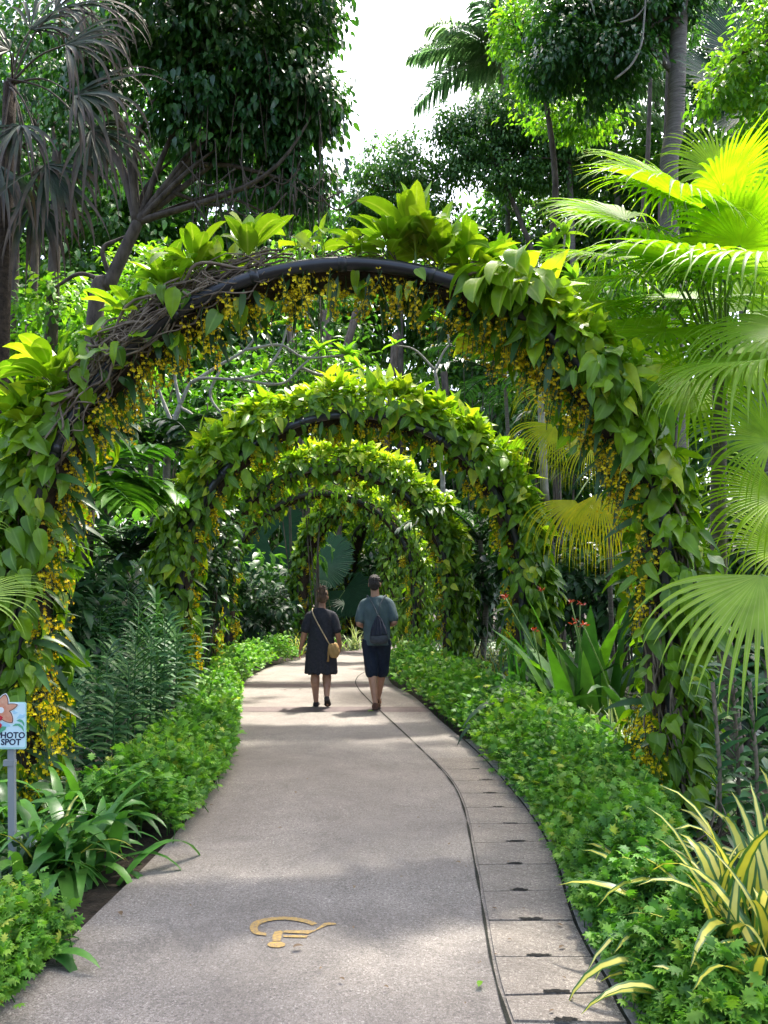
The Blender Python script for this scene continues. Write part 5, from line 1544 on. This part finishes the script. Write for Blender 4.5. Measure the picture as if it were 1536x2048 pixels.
lady_palm(235, 1340, 26, 'dark finger leaved palm deep in the left bed near the nearest arch', 2.4, .8, r=.4)
lady_palm(460, 1290, 34, 'dark finger leaved palm between the third and fourth arch on the left', 2.2, .8, r=.5)

# a few fallen leaves on the path
for (px, py, a, s) in ((585, 1897, .3, .05), (957, 1976, 1.2, .05), (1118, 1898, .5, .035), (592, 1587, 2.0, .04), (568, 1381, 1.0, .06), (597, 1380, .2, .05), (826, 1404, .4, .06), (478, 1434, 1.4, .05), (735, 1424, .3, .09), (420, 1612, .8, .03), (1210, 2002, .6, .04), (243, 1832, 2.2, .05)) + tuple((rng.uniform(330, 1000), rng.uniform(1440, 2040), rng.uniform(0, 6), rng.uniform(.012, .035)) for _ in range(26)) + tuple((rng.uniform(960, 1180), rng.uniform(1600, 2030), rng.uniform(0, 6), rng.uniform(.012, .03)) for _ in range(12)):
    c = G(px, py, .012)
    gr = px in (957, 735)
    lab = ('small fresh green leaf lying on the near path, left of the drain covers' if px == 957 else 'fresh green leaf lying on the path beside the shoes of the man') if gr else 'small curled dry leaf lying on the path'
    o = thing('fallen_leaf', tuple(c), lab, 'leaf', 'fresh leaves on the path' if gr else 'fallen leaves on the path')
    mb = MB(); blades(mb, c + [0, 0, .004], np.array([[math.cos(a), math.sin(a), .25]]), np.array([[0, 0, 1.0]]), s, s * .45, .5, bend=.6, seg=5, prof=PROF_LANCE, fold=.5)
    mb.build('blade', M_bright if gr else M_deadleaf, o)
# ================================================================== TREES
M_trunk = surf('tree bark', (0.035, 0.028, 0.022), (0.12, 0.098, 0.078), scale=9, rough=0.92, bump=0.9, stretch=(1, 1, .35), c2=(0.2, 0.18, 0.15))
M_ring = surf('ringed palm bark', (0.09, 0.08, 0.068), (0.22, 0.20, 0.175), scale=16, rough=0.9, bump=0.9, stretch=(.25, .25, 3.0))
M_pale = surf('pale grey bark', (0.16, 0.15, 0.13), (0.36, 0.34, 0.30), scale=8, rough=0.85, bump=0.4)
M_canopy = leafmat('glossy dark canopy', [(0.02, 0.075, 0.025), (0.042, 0.135, 0.032), (0.095, 0.23, 0.04)], rough=0.34, trans=0.25, noise=0.15, spec=0.5)
M_canopy2 = leafmat('canopy', [(0.03, 0.095, 0.022), (0.07, 0.18, 0.032), (0.13, 0.26, 0.045)], rough=0.38, trans=0.45, noise=0.2, spec=0.5)
M_feather = leafmat('glare paled palm', [(0.07, 0.15, 0.08), (0.13, 0.23, 0.12), (0.2, 0.3, 0.17)], rough=0.38, trans=0.5, noise=0.15, spec=0.5, tcol=(1.2, 1.3, .8))  # sun glare on the far palms is put into this pale colour
M_deadfrond = leafmat('half dead fan', [(0.012, 0.03, 0.012), (0.03, 0.05, 0.018), (0.06, 0.06, 0.03)], rough=0.6, trans=0.12, noise=0.3, tip=((0.072, 0.05, 0.033), [(0.4, 0.0), (0.62, 1.0)]))

TLEAF = leaf_tpl([(0, .02), (.3, .24), (.65, .2), (1, .01)], cols=3, fold=0.3, droop=0.3)
TSLIM = leaf_tpl([(0, .02), (.35, .15), (.7, .12), (1, .01)], cols=3, fold=0.3, droop=0.3)

def crown_leaves(mb, blobs, n, size, tpl=TLEAF, per=22, droop=0.55, clump_r=0.42, up=1.0, vtop=0.35, surf_bias=0.5):
    """leaf clumps through the volume of ellipsoidal blobs [(centre, radii)], denser towards the outside"""
    vol = np.array([np.prod(r) ** (2 / 3.0) for _, r in blobs]); vol = vol / vol.sum()
    for (c, r), w_ in zip(blobs, vol):
        c, r = np.asarray(c, float), np.asarray(r, float)
        k = max(6, int(n * w_ / per))
        dd = rdir(k)
        rad = (surf_bias + (1 - surf_bias) * rng.random(k)) ** 0.6
        cc = c + dd * rad[:, None] * r * (0.9 + 0.22 * rng.normal(size=(k, 1)))
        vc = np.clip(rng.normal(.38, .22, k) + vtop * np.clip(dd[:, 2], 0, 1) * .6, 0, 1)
        cr_ = clump_r * rng.uniform(.6, 1.3, k)
        i = np.repeat(np.arange(k), per); m = len(i)
        off = rdir(m) * (rng.random((m, 1)) ** .5) * np.array([1, 1, .55]) * cr_[i][:, None]
        p = cc[i] + off - np.array([0, 0, .12]) * (np.linalg.norm(off[:, :2], axis=1) / cr_[i])[:, None] * cr_[i][:, None]
        o = nrm(off + dd[i] * cr_[i][:, None] * .5)
        d = nrm(o * .7 + rdir(m) * .55 + np.array([0, 0, -droop]))
        nor = np.array([0, 0, up]) + rdir(m) * .55 + o * .4
        inst(mb, tpl, p, frames(d, nor), size * rng.uniform(.65, 1.2, m), np.clip(vc[i] + rng.normal(size=m) * .14, 0, 1))

def limbs(mb, fork, blobs, r0, per=3, mat=0):
    for c, r in blobs:
        c, r = np.asarray(c, float), np.asarray(r, float)
        for k in range(per):
            e = c + rdir(1)[0] * r * .65
            m = (np.asarray(fork) + e) / 2 + rng.normal(size=3) * .12 * np.linalg.norm(e - fork) * .6
            q = spline([fork, m, e], 14)
            tube(mb, q, np.linspace(r0, r0 * .18, len(q)), 6, mat=mat)

def tree(name, base, trunk, r0, blobs, n, size, label, mat, bark=None, tpl=TLEAF, cat='tree', group=None, per=22, droop=.55, clump_r=.42, nl=3, extra=None, fork=None, r1=.6, **kw):
    base = np.array([base[0], base[1], 0.0])
    t = thing(name, tuple(base), label, cat, group)
    mb = MB()
    q = spline([base - [0, 0, .1]] + [np.asarray(p, float) for p in trunk], 28)
    tube(mb, q, np.linspace(r0, r0 * r1, len(q)) * (1 + .25 * np.exp(-np.linspace(0, 1, len(q)) * 14)), 11)
    for br, rr in (extra or []):
        b_ = spline(br, 18); tube(mb, b_, np.linspace(rr, rr * .5, len(b_)), 8)
    limbs(mb, np.asarray(trunk[-1] if fork is None else fork, float), blobs, r0 * .4, nl)
    mb.build('trunk', bark or M_trunk, t)
    mc = MB(); crown_leaves(mc, blobs, n, size, tpl, per, droop, clump_r, **kw)
    mc.build('crown', mat, t)
    return t
def B(px, py, d, rx, ry, rd):
    """blob from photo pixels: centre, half sizes in px, half depth in metres"""
    c = P(px, py, d); s = d / FPX
    return (c, (rx * s * 1.04, rd, ry * s * 1.02))

# --- the big dark tree on the left with hanging roots
d = 13.0
f0 = P(275, 445, d)
t1 = tree('tree', P(185, 640, d)[:2], [P(190, 640, d), P(222, 560, d), f0], .165,
     [B(470, 110, d, 150, 110, 1.3), B(330, 40, d - .5, 130, 90, 1.3), B(580, 190, d, 110, 90, 1.2), B(400, 230, d, 120, 90, 1.0), B(622, 30, d + .5, 70, 60, 1.0), B(520, 310, d + .4, 130, 60, 1.0), B(640, 210, d, 38, 60, .7), B(590, 390, d + .6, 90, 50, .8), B(200, 120, d + .6, 90, 120, 1.0), B(500, -60, d - 1, 220, 60, 2.0)],
     25000, .185, 'big dark crowned forked tree on the left, its crown hung with thin roots', M_canopy, nl=1, per=20, droop=.8, clump_r=.36,
     extra=[([f0, P(300, 420, d), P(345, 385, d + .1), P(370, 330, d + .2), P(420, 250, d)], .10), ([f0, P(262, 390, d), P(240, 330, d), P(205, 280, d), P(150, 200, d)], .10), ([P(222, 560, d), P(205, 500, d - .1), P(235, 480, d), P(262, 470, d)], .045), ([P(215, 565, d), P(160, 548, d), P(110, 575, d)], .05), ([P(370, 330, d), P(450, 330, d), P(520, 345, d - .2), P(600, 370, d)], .05), ([P(345, 385, d), P(420, 410, d + .3), P(470, 400, d), P(560, 440, d + .3)], .04)])
mr = MB()
for i in range(90):
    px = rng.uniform(380, 690); y0 = rng.uniform(60, 380); y1 = y0 + rng.uniform(80, 240)
    dd_ = d + rng.uniform(-1.0, .3)
    a, b = P(px, y0, dd_), P(px + rng.normal() * 10, min(y1, 500), dd_)
    m = (a + b) / 2 + rng.normal(size=3) * [.06, .05, 0]
    tube(mr, spline([a, m, b], 9), rng.uniform(.004, .010), 4, cap=False)
for i in range(16):
    px, py = rng.uniform(420, 640), rng.uniform(330, 400)
    a = P(px, py, d - .6); b = P(px + rng.uniform(-110, 110), py + rng.uniform(-20, 40), d - .5); m = (a + b) / 2 - [0, 0, rng.uniform(.15, .5)]
    tube(mr, spline([a, m, b], 14), .015, 5)
mr.build('hanging_roots', M_trunk, t1)

# --- straight trunks at the far left
for px, top, d, r, lab, bl in (
    (30, 280, 16.0, .10, 'thin dark trunk at the far left, outermost of three', [B(20, 120, 16, 130, 140, 1.4), B(60, 330, 16.6, 70, 60, 1.0)]),
    (68, 260, 17.0, .12, 'middle of the three dark trunks at the far left', [B(130, 60, 17.5, 150, 130, 1.4)]),
    (108, 300, 15.2, .15, 'thickest of the three dark trunks at the far left', [B(170, 250, 16.0, 80, 110, 1.2)])):
    tree('tree', P(px - 4, 640, d)[:2], [P(px - 4, 640, d), P(px + 2, 470, d), P(px + 6, top, d)], r, bl, 2600, .17, lab, M_canopy, group='dark trunks at the far left', nl=2, droop=.7)

# --- palm with half dead fans, upper left
d = 8.6
cr = P(20, 170, d)
def DL(px, py, dd, ax, r, v): return (P(px, py, dd), ax, (-.1, -.9, .45), r, v)
fan_palm('dying_fan_palm', (P(15, 800, d)[0], d, 0), cr, [
    DL(150, 190, 8.2, (1, -.1, -.25), 1.25, .3), DL(130, 90, 8.4, (1, 0, -.05), 1.2, .5), DL(180, 260, 8.3, (.8, -.1, -.7), 1.2, .2),
    DL(90, 330, 8.2, (.5, -.2, -1), 1.3, .1), DL(40, 250, 8.0, (-.2, -.3, -1), 1.1, .3), DL(60, 60, 8.8, (.5, .2, .4), 1.2, .4),
    DL(20, 100, 8.1, (-.6, -.3, .1), 1.2, .6), DL(110, 20, 8.9, (.7, .3, .4), 1.3, .1), DL(0, 330, 8.3, (-.2, 0, -1), 1.3, .2), DL(70, 400, 8.6, (.2, 0, -1), 1.2, .1)],
    1.2, 'fan palm with shredded half dead brown fronds at the upper left', M_deadfrond, .09, trunk_mat=M_coir, stalk_mat=M_trunk, n=34, span=1.2, split=.4, tipbend=4.6, ragged=True)

# --- crowns in the middle and on the right
d = 33.0
tree('tree', P(1075, 560, d)[:2], [P(1075, 600, d), P(1040, 440, d), P(985, 325, d)], .15,
     [B(985, 265, d, 95, 65, 1.6), B(1090, 280, d, 95, 75, 1.6), B(930, 330, d, 55, 50, 1.2), B(1150, 330, d, 60, 60, 1.3), B(1040, 355, d, 90, 40, 1.2), B(905, 255, d, 45, 50, 1.0), B(1000, 220, d + .3, 70, 35, 1.2)],
     21000, .2, 'rounded small leaved tree in the middle distance with a slanting dark trunk', M_canopy2, per=26, droop=.7, clump_r=.55)
d = 34.0
tree('tree', P(800, 560, d)[:2], [P(800, 600, d), P(795, 450, d), P(790, 380, d)], .16,
     [B(800, 335, d, 105, 65, 1.8), B(735, 400, d, 60, 60, 1.5), B(850, 400, d, 55, 55, 1.5), B(790, 440, d, 110, 50, 1.5)], 12000, .21, 'smaller rounded tree just left of the middle distance crown', M_canopy2, per=26, droop=.7, clump_r=.5)
# ringed trunk with a dark branch crown
d = 15.6
f0 = P(1348, 145, d)
t = tree('tree', P(1338, 420, d)[:2], [P(1338, 430, d), P(1350, 250, d), P(1357, 60, d), P(1362, -140, d)], .20,
     [B(1150, 60, d, 100, 90, 1.1), B(1240, 30, d, 100, 90, 1.1), B(1210, 140, d, 90, 60, 1.0), B(1110, 120, d, 60, 60, .9), B(1330, 10, d + .3, 90, 70, 1.0), B(1360, -90, d + .3, 120, 80, 1.3)],
     17000, .16, 'dark crowned tree with a straight ringed grey trunk at the upper right', M_canopy, bark=M_ring, per=22, droop=.6, clump_r=.36, r1=.86,
     extra=[([f0, P(1310, 105, d), P(1262, 62, d - .1), P(1190, 40, d)], .085), ([f0, P(1300, 60, d), P(1220, 120, d)], .04)], fork=P(1270, 70, d))
mc = MB()  # unseen canopy added to shade the path, open above the arch crest
crown_leaves(mc, [((1.2, 6.5, 12.9), (3.7, 1.9, .9)), ((-2.0, 6.4, 13.2), (1.8, 1.8, .9)), ((2.3, 11.7, 13.8), (2.1, 1.75, .9)), ((.5, 4.6, 13.0), (3.6, 1.8, .8))], 20000, .30, TLEAF, 16, .5, .5)
lb = MB()
for e in ((1.2, 6.5, 12.9), (-2., 6.4, 13.2), (2.3, 11.7, 13.8), (.5, 4.6, 13.)):
    q = spline([P(1362, -140, d), (np.asarray(e) + P(1362, -140, d)) / 2 + [0, 0, .6], e], 14); tube(lb, q, np.linspace(.12, .03, len(q)), 6)
lb.build('limb', M_ring, t)  # limbs added to carry the unseen shade canopy
mc.build('added_shade_foliage', M_canopy, t)
mr = MB()
tube(mr, spline([P(1292, -20, d - 1), P(1288, 40, d - 1), P(1282, 90, d - 1), P(1262, 130, d - 1), P(1230, 158, d - 1)], 24), .022, 6)
tube(mr, spline([P(1292, 10, d - 1), P(1270, 35, d - 1), P(1240, 45, d - 1)], 12), .016, 5)
tube(mr, spline([P(1150, -10, d - 1), P(1180, 2, d - 1), P(1190, 30, d - 1)], 12), .016, 5)
mr.build('hanging_roots', M_pale, t)
# bright leaved trees
d = 17.5
tree('tree', P(1105, 560, d)[:2], [P(1105, 560, d), P(1110, 350, d), P(1080, 120, d)], .1, [B(1045, 40, d, 55, 55, .8), B(1020, 75, d, 35, 30, .6), B(1120, 215, d + .6, 80, 45, 1.0), B(1180, 240, d + .4, 60, 35, .8), B(1060, 150, d, 40, 40, .7)], 4200, .15, 'slender tree with bright yellow green leaves beside the feather palm', M_bright, per=14, droop=.4, clump_r=.4)
d = 9.8
tree('tree', P(1600, 640, d)[:2], [P(1600, 640, d), P(1570, 300, d), P(1545, 90, d)], .09, [B(1490, 140, d, 60, 60, .6), B(1530, 60, d, 60, 60, .7), B(1520, 240, d, 55, 55, .6), B(1440, 185, d, 36, 40, .4)], 2600, .12, 'bright compound leaved tree at the upper right border', M_bright, per=14, droop=.5, clump_r=.28)
# dark giant fan leaves, upper right
cr = P(1520, 330, 11.6)
fan_palm('fan_palm', (P(1520, 640, 11.6)[0], 11.6, 0), cr, [
    PL(1480, 185, 11.2, (-1, -.1, .35), (.2, -.9, .5), 1.15, .3), PL(1490, 225, 11.0, (-1, -.1, -.05), (.1, -.9, .5), 1.1, .5),
    PL(1500, 120, 11.6, (-.6, 0, .8), (.2, -.9, .3), 1.1, .2), PL(1560, 200, 11.2, (.4, -.1, .7), (0, -.9, .4), 1.1, .6)],
    1.1, 'fan palm with large dark pleated leaves at the upper right', M_fandark, .14, trunk_mat=M_ring, n=40, span=1.3, split=.8, tipbend=.3)

# --- feather palms
def frond(mb, hub, d0, L, v, nl=46, ll=.75, lw=.045, bend=1.2, droop=1.6, mat=0):
    """arching rachis with two rows of drooping leaflets"""
    d0 = nrm(np.asarray(d0, float)); p = np.asarray(hub, float).copy(); pts = [p.copy()]; dirs = [d0.copy()]
    dcur = d0.copy()
    for k in range(14):
        p = p + dcur * L / 14; pts.append(p.copy())
        dcur = nrm(dcur + np.array([0, 0, -1.0]) * bend / 14 * (.4 + 1.2 * k / 14)); dirs.append(dcur.copy())
    pts, dirs = np.array(pts), np.array(dirs)
    tube(mb, pts, np.linspace(.035, .006, 15), 5, v=.3, mat=mat)
    t = np.linspace(.1, .995, nl)
    for s in (-1, 1):
        b = np.stack([np.interp(t, np.linspace(0, 1, 15), pts[:, i]) for i in range(3)], -1)
        dr = nrm(np.stack([np.interp(t, np.linspace(0, 1, 15), dirs[:, i]) for i in range(3)], -1))
        side = nrm(np.cross(dr, [0, 0, 1.0])) * s
        d_ = side * .8 + dr * .55 + np.array([0, 0, .12]) + rng.normal(size=(nl, 3)) * .09
        l_ = ll * np.sin(np.clip(.12 + .85 * t, 0, 1) * PI) ** .5 * rng.uniform(.85, 1.1, nl)
        blades(mb, b, d_, np.array([0, 0, 1.0]) + .1 * rdir(nl), l_, lw, np.clip(v + rng.normal(size=nl) * .1, 0, 1), bend=droop * rng.uniform(.7, 1.3, nl), seg=5, prof=PROF_LANCE, fold=.3, bendpow=1.2, mat=mat)

def feather_palm(base, hub, n, L, label, mat, r=.16, els=(.1, 1.2), a0=0, a1=2 * PI, ll=.75, group='feather palms rising behind the trees', name='feather_palm', trunk_mat=None, nl=46, lw=.05, droop=1.6, bend=1.2):
    base = np.array([base[0], base[1], 0.0]); hub = np.asarray(hub, float)
    t = thing(name, tuple(base), label, 'palm', group)
    mb = MB(); q = spline([base - [0, 0, .1], base * .5 + hub * .5 + [.1, 0, 0], hub], 20)
    tube(mb, q, np.linspace(r, r * .8, len(q)), 10); mb.build('trunk', trunk_mat or M_ring, t)
    for i in range(n):
        a = a0 + (a1 - a0) * (i + rng.random() * .7) / n; e = rng.uniform(*els)
        m = MB(); frond(m, hub, (math.cos(a) * math.cos(e), math.sin(a) * math.cos(e), math.sin(e)), L * rng.uniform(.85, 1.1), rng.random(), nl=nl, ll=ll, lw=lw, droop=droop, bend=bend)
        m.build('frond', mat, t)
    return t
d = 38.0
h = P(1005, 120, d); feather_palm((h[0] + .2, d), h, 24, 5.2, 'tall feather palm against the white sky, right of the gap', M_feather, els=(-.1, 1.2), ll=1.6, lw=.11, nl=64, droop=2.2)
for px, py, d, lab in ((1135, 235, 33, 'pale feather palm behind the rounded tree'), (1225, 175, 35, 'pale feather palm left of the ringed trunk'), (1310, 120, 37, 'feather palm seen past the ringed trunk'), (1450, 20, 31, 'feather palm nearest the top right corner of the view')):
    h = P(px, py, d); feather_palm((h[0], d), h, 15, 4.2, lab, M_feather, els=(-.3, 1.1), ll=1.35, lw=.09, nl=44, droop=2.4)
for px, d, r, lab in ((1288, 21, .09, 'thin bare trunk left of the ringed trunk'), (1322, 24, .10, 'thin dark trunk close to the ringed trunk')):
    tree('tree', P(px, 500, d)[:2], [P(px, 500, d), P(px + 8, 300, d), P(px + 14, 120, d)], r, [B(px + 10, 40, d, 90, 60, 1.2)], 1500, .16, lab, M_canopy2, nl=2)

# --- understory palms on the left with broad dark leaflets
for (px, py, d, n, L, a0, a1, lab) in ((130, 1010, 8.3, 9, 1.25, -1.9, 1.4, 'dark broad feathered palm behind the left leg of the nearest arch'), (250, 1120, 12.6, 8, 1.3, -2.4, 2.4, 'low dark feathered palm behind the ladder leaved orchids'), (300, 900, 13.2, 9, 1.9, -3, 1, 'dark feathered palm left of the second arch'), (60, 930, 10.5, 8, 2.0, -2.5, 1.5, 'dark feathered palm at the far left behind the nearest arch')):
    h = P(px, py, d); feather_palm((h[0], d), h, n, L, lab, M_mid if d < 9 else M_dark, r=.05, els=(.1, .9), a0=a0, a1=a1, ll=.62, lw=.13, nl=16, droop=.9, bend=1.5, group='feathered palms in the left bed', name='understory_palm')
for (px, py, d, n, L, lab) in ((1090, 960, 12.5, 8, 1.9, 'dark feathered palm behind the right leg of the second arch'), (960, 1080, 15.5, 8, 1.8, 'dark feathered palm right of the third arch'), (1010, 760, 19, 9, 2.2, 'feathered palm seen through the nearest arch on the right')):
    h = P(px, py, d); feather_palm((h[0], d), h, n, L, lab, M_dark, r=.06, els=(.1, .9), ll=.6, lw=.09, nl=22, droop=1.1, bend=1.5, group='feathered palms in the right bed', name='understory_palm')

# --- frangipanis with pale crooked branches
def frangipani(base, pts_list, label, d, rr=.035, leafv=(.3, 1), nleaf=12):
    t = thing('frangipani_tree', (base[0], base[1], 0), label, 'tree', 'frangipani trees with pale crooked branches')
    mb, ml = MB(), MB()
    for pts, r in pts_list:
        q = spline([P(*p_) for p_ in pts], 22); tube(mb, q, np.linspace(r, r * .55, len(q)), 7)
    for tip in [pl_[0][-1] for pl_ in pts_list if pl_[1] < .06]:
        c = P(*tip)
        a = rng.uniform(0, 6.28, nleaf); e = rng.uniform(.0, 1.2, nleaf)
        dd_ = np.stack([np.cos(a) * np.cos(e), np.sin(a) * np.cos(e), np.sin(e)], -1)
        blades(ml, np.repeat(c[None], nleaf, 0), dd_, np.stack([-np.cos(a) * np.sin(e), -np.sin(a) * np.sin(e), np.cos(e)], -1), rng.uniform(.24, .38, nleaf), .1, rng.uniform(*leafv, nleaf), bend=.9, seg=6, prof=PROF_CANNA, fold=.3)
    mb.build('branches', M_pale, t); ml.build('foliage', M_bright, t)
    return t
d = 13.4
base = P(335, 1100, d)
br = [([(330, 1250, d), (332, 1000, d), (338, 880, d), (360, 810, d)], .085), ([(345, 850, d), (325, 800, d), (310, 760, d)], .04), ([(360, 810, d), (390, 760, d), (470, 758, d - .2), (530, 745, d)], .035), ([(360, 815, d), (385, 830, d), (400, 860, d - .3), (380, 870, d)], .03), ([(385, 765, d), (440, 730, d), (490, 700, d), (520, 660, d)], .035), ([(470, 758, d), (560, 768, d), (600, 735, d), (640, 700, d)], .03), ([(440, 740, d), (420, 790, d), (450, 830, d), (480, 815, d)], .03), ([(490, 700, d), (560, 690, d), (610, 715, d), (690, 710, d)], .03), ([(530, 745, d), (560, 700, d), (575, 650, d)], .03), ([(600, 735, d), (650, 750, d + .4), (715, 735, d + .4)], .028), ([(360, 810, d), (350, 740, d), (380, 690, d)], .035), ([(400, 870, d), (440, 880, d - .4), (470, 850, d - .5)], .025)]
frangipani(base, br, 'frangipani with pale crooked branches seen through the left half of the nearest arch', d)
d = 10.6
base = P(1090, 800, d)
frangipani(base, [([(1090, 1000, d), (1080, 760, d), (1075, 640, d)], .06), ([(1075, 640, d), (1050, 580, d), (1040, 520, d)], .03), ([(1075, 640, d), (1095, 570, d), (1105, 500, d)], .03), ([(1095, 580, d), (1120, 540, d), (1130, 470, d)], .025), ([(1050, 590, d), (1010, 560, d), (1000, 500, d)], .025), ([(1075, 650, d), (1130, 620, d), (1150, 560, d)], .025)], 'frangipani rising behind the right shoulder of the nearest arch', d, nleaf=14)
d = 17
frangipani(P(890, 800, d), [([(890, 1100, d), (880, 830, d), (870, 740, d)], .06), ([(870, 740, d), (830, 700, d), (790, 690, d)], .03), ([(870, 740, d), (900, 690, d), (960, 680, d)], .03), ([(900, 690, d), (890, 640, d)], .025), ([(960, 690, d), (1010, 750, d), (1020, 690, d)], .025)], 'bare looking frangipani in the bright gap under the right half of the nearest arch', d, nleaf=6)

# --- shrubs filling the beds
def shrub(px, py, d, rx, ry, rd, n, size, label, mat, tpl=TLEAF, group='leafy shrubs in the beds', droop=.3):
    c, r = B(px, py, d, rx, ry, rd)
    t = thing('shrub', (c[0], c[1], 0), label, 'shrub', group)
    mb = MB()
    for k in range(6):
        e = c + rdir(1)[0] * r * .6
        tube(mb, spline([[c[0] + rng.normal() * .1, c[1] + rng.normal() * .1, -.05], (np.array([c[0], c[1], 0]) + e) / 2 + rng.normal(size=3) * .08, e], 8), .018, 5)
    mb.build('branches', M_trunk, t)
    ml = MB(); crown_leaves(ml, [(c, r)], n, size, tpl, 14, droop, .3); ml.build('foliage', mat, t)
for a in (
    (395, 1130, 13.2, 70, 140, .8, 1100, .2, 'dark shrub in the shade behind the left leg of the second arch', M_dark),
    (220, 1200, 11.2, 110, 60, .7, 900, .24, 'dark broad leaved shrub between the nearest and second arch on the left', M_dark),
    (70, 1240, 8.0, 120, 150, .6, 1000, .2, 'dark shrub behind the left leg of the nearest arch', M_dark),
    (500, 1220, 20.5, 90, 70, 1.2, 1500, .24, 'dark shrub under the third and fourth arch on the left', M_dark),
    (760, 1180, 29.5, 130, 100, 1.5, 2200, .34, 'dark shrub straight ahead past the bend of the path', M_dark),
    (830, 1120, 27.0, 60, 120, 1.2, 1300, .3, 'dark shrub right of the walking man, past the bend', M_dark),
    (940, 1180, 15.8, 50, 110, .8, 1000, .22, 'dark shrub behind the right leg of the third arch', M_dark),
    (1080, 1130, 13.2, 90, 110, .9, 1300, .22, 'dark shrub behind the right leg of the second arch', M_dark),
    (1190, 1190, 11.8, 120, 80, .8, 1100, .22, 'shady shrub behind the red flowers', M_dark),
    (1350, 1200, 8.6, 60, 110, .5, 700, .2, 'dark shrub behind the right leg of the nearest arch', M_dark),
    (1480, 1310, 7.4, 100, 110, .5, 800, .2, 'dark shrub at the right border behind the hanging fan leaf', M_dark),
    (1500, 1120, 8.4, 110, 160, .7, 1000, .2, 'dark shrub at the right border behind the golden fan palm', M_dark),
    (1240, 700, 11.5, 120, 130, .9, 1500, .2, 'leafy shrub tree behind the sunny fan palm', M_mid),
    (1100, 700, 14.5, 90, 160, 1.0, 1300, .2, 'leafy shrub behind the frangipani on the right', M_mid),
    (430, 830, 17.5, 130, 110, 1.2, 1700, .22, 'mid green shrub behind the frangipani on the left', M_mid),
    (600, 760, 24, 120, 90, 1.5, 1700, .25, 'mid green shrub behind the crest of the second arch', M_mid),
    (130, 640, 15.5, 150, 90, 1.2, 1600, .2, 'bright leafy shrub behind the left shoulder of the nearest arch', M_bright),
    (320, 560, 18.5, 130, 70, 1.5, 1600, .2, 'sunlit yellow green shrub behind the forked trunk', M_bright),
    (640, 560, 23, 140, 80, 1.5, 1900, .22, 'leafy shrub tree behind the bare pipe of the nearest arch', M_canopy2),
    (940, 590, 29.5, 130, 80, 1.5, 1700, .22, 'leafy shrub tree under the rounded middle distance tree', M_canopy2),
    (1290, 560, 13.2, 140, 100, 1.0, 1500, .17, 'leafy shrub tree between the sunny palm and the ringed trunk', M_mid)):
    shrub(*a)

# --- distant wood closing the view
mw = MB()
wood = [(330, 660, 36, 210, 130, 3), (560, 690, 38, 170, 120, 3), (1010, 720, 38, 150, 140, 3), (120, 640, 34, 200, 140, 3), (250, 330, 38, 160, 160, 3), (-200, 400, 40, 300, 330, 4), (60, 330, 38, 220, 260, 4), (250, 470, 36, 160, 190, 3), (420, 420, 38, 170, 200, 3), (560, 520, 40, 140, 150, 3), (680, 560, 42, 120, 160, 3), (800, 640, 44, 140, 110, 3), (930, 600, 42, 140, 170, 3), (1090, 500, 40, 160, 200, 3), (1260, 420, 38, 170, 230, 3), (1430, 380, 34, 170, 260, 3), (1640, 350, 30, 200, 330, 3),
        (350, 850, 34, 260, 220, 3), (620, 900, 36, 220, 200, 3), (880, 930, 36, 240, 200, 3), (1150, 900, 32, 260, 250, 3), (1450, 880, 26, 260, 260, 2), (50, 880, 28, 300, 260, 2), (700, 1120, 34, 400, 120, 2), (1250, 1150, 26, 330, 120, 2), (200, 1150, 24, 330, 120, 2)]
crown_leaves(mw, [B(*a) for a in wood], 150000, .46, TLEAF, 16, .5, 1.0)
for k in range(70):
    X = rng.uniform(-26, 24); Y = rng.uniform(30, 42)
    tube(mw, spline([[X, Y, -.1], [X + rng.normal() * .4, Y, 5], [X + rng.normal(), Y, rng.uniform(8, 14)]], 8), .16, 6, mat=1)
o = mw.build('distant_wood', [M_canopy2, M_trunk]); tag(o, 'dense wood closing the view behind the garden', 'wood', None, 'stuff')
# ================================================================== LOW UNDERGROWTH ON THE BARE SOIL
def undergrowth(x0, x1, y0, y1, n, label):
    p = np.c_[rng.uniform(x0, x1, n), y0 + (y1 - y0) * rng.random(n) ** 1.4, np.zeros(n)]
    keep = []
    for i in range(n):
        xl = np.interp(p[i, 1], EL[:84, 1], EL[:84, 0]); xr = np.interp(p[i, 1], ER[:90, 1], ER[:90, 0])
        keep.append(p[i, 0] < xl - .45 or p[i, 0] > xr + .6)
    p = p[np.array(keep)]; n = len(p)
    lump = .5 + .5 * np.sin(p[:, 0] * 2.1 + 1) * np.sin(p[:, 1] * 1.7)
    p[:, 2] = .02 + (.08 + .3 * lump) * rng.random(n)
    mb = MB()
    inst(mb, TLEAF, p, frames(nrm(rdir(n) * [1, 1, .4] + [0, 0, .35]), np.array([0, 0, 1.0]) + .5 * rdir(n)), .17 * rng.uniform(.5, 1.2, n), rng.random(n))
    tag(mb.build('undergrowth', M_dark), label, 'undergrowth', None, 'stuff')
undergrowth(1.2, 9, 2.2, 24, 16000, 'low dark undergrowth on the soil right of the path')
undergrowth(-11, -1.5, 3, 24, 16000, 'low dark undergrowth on the soil left of the path')
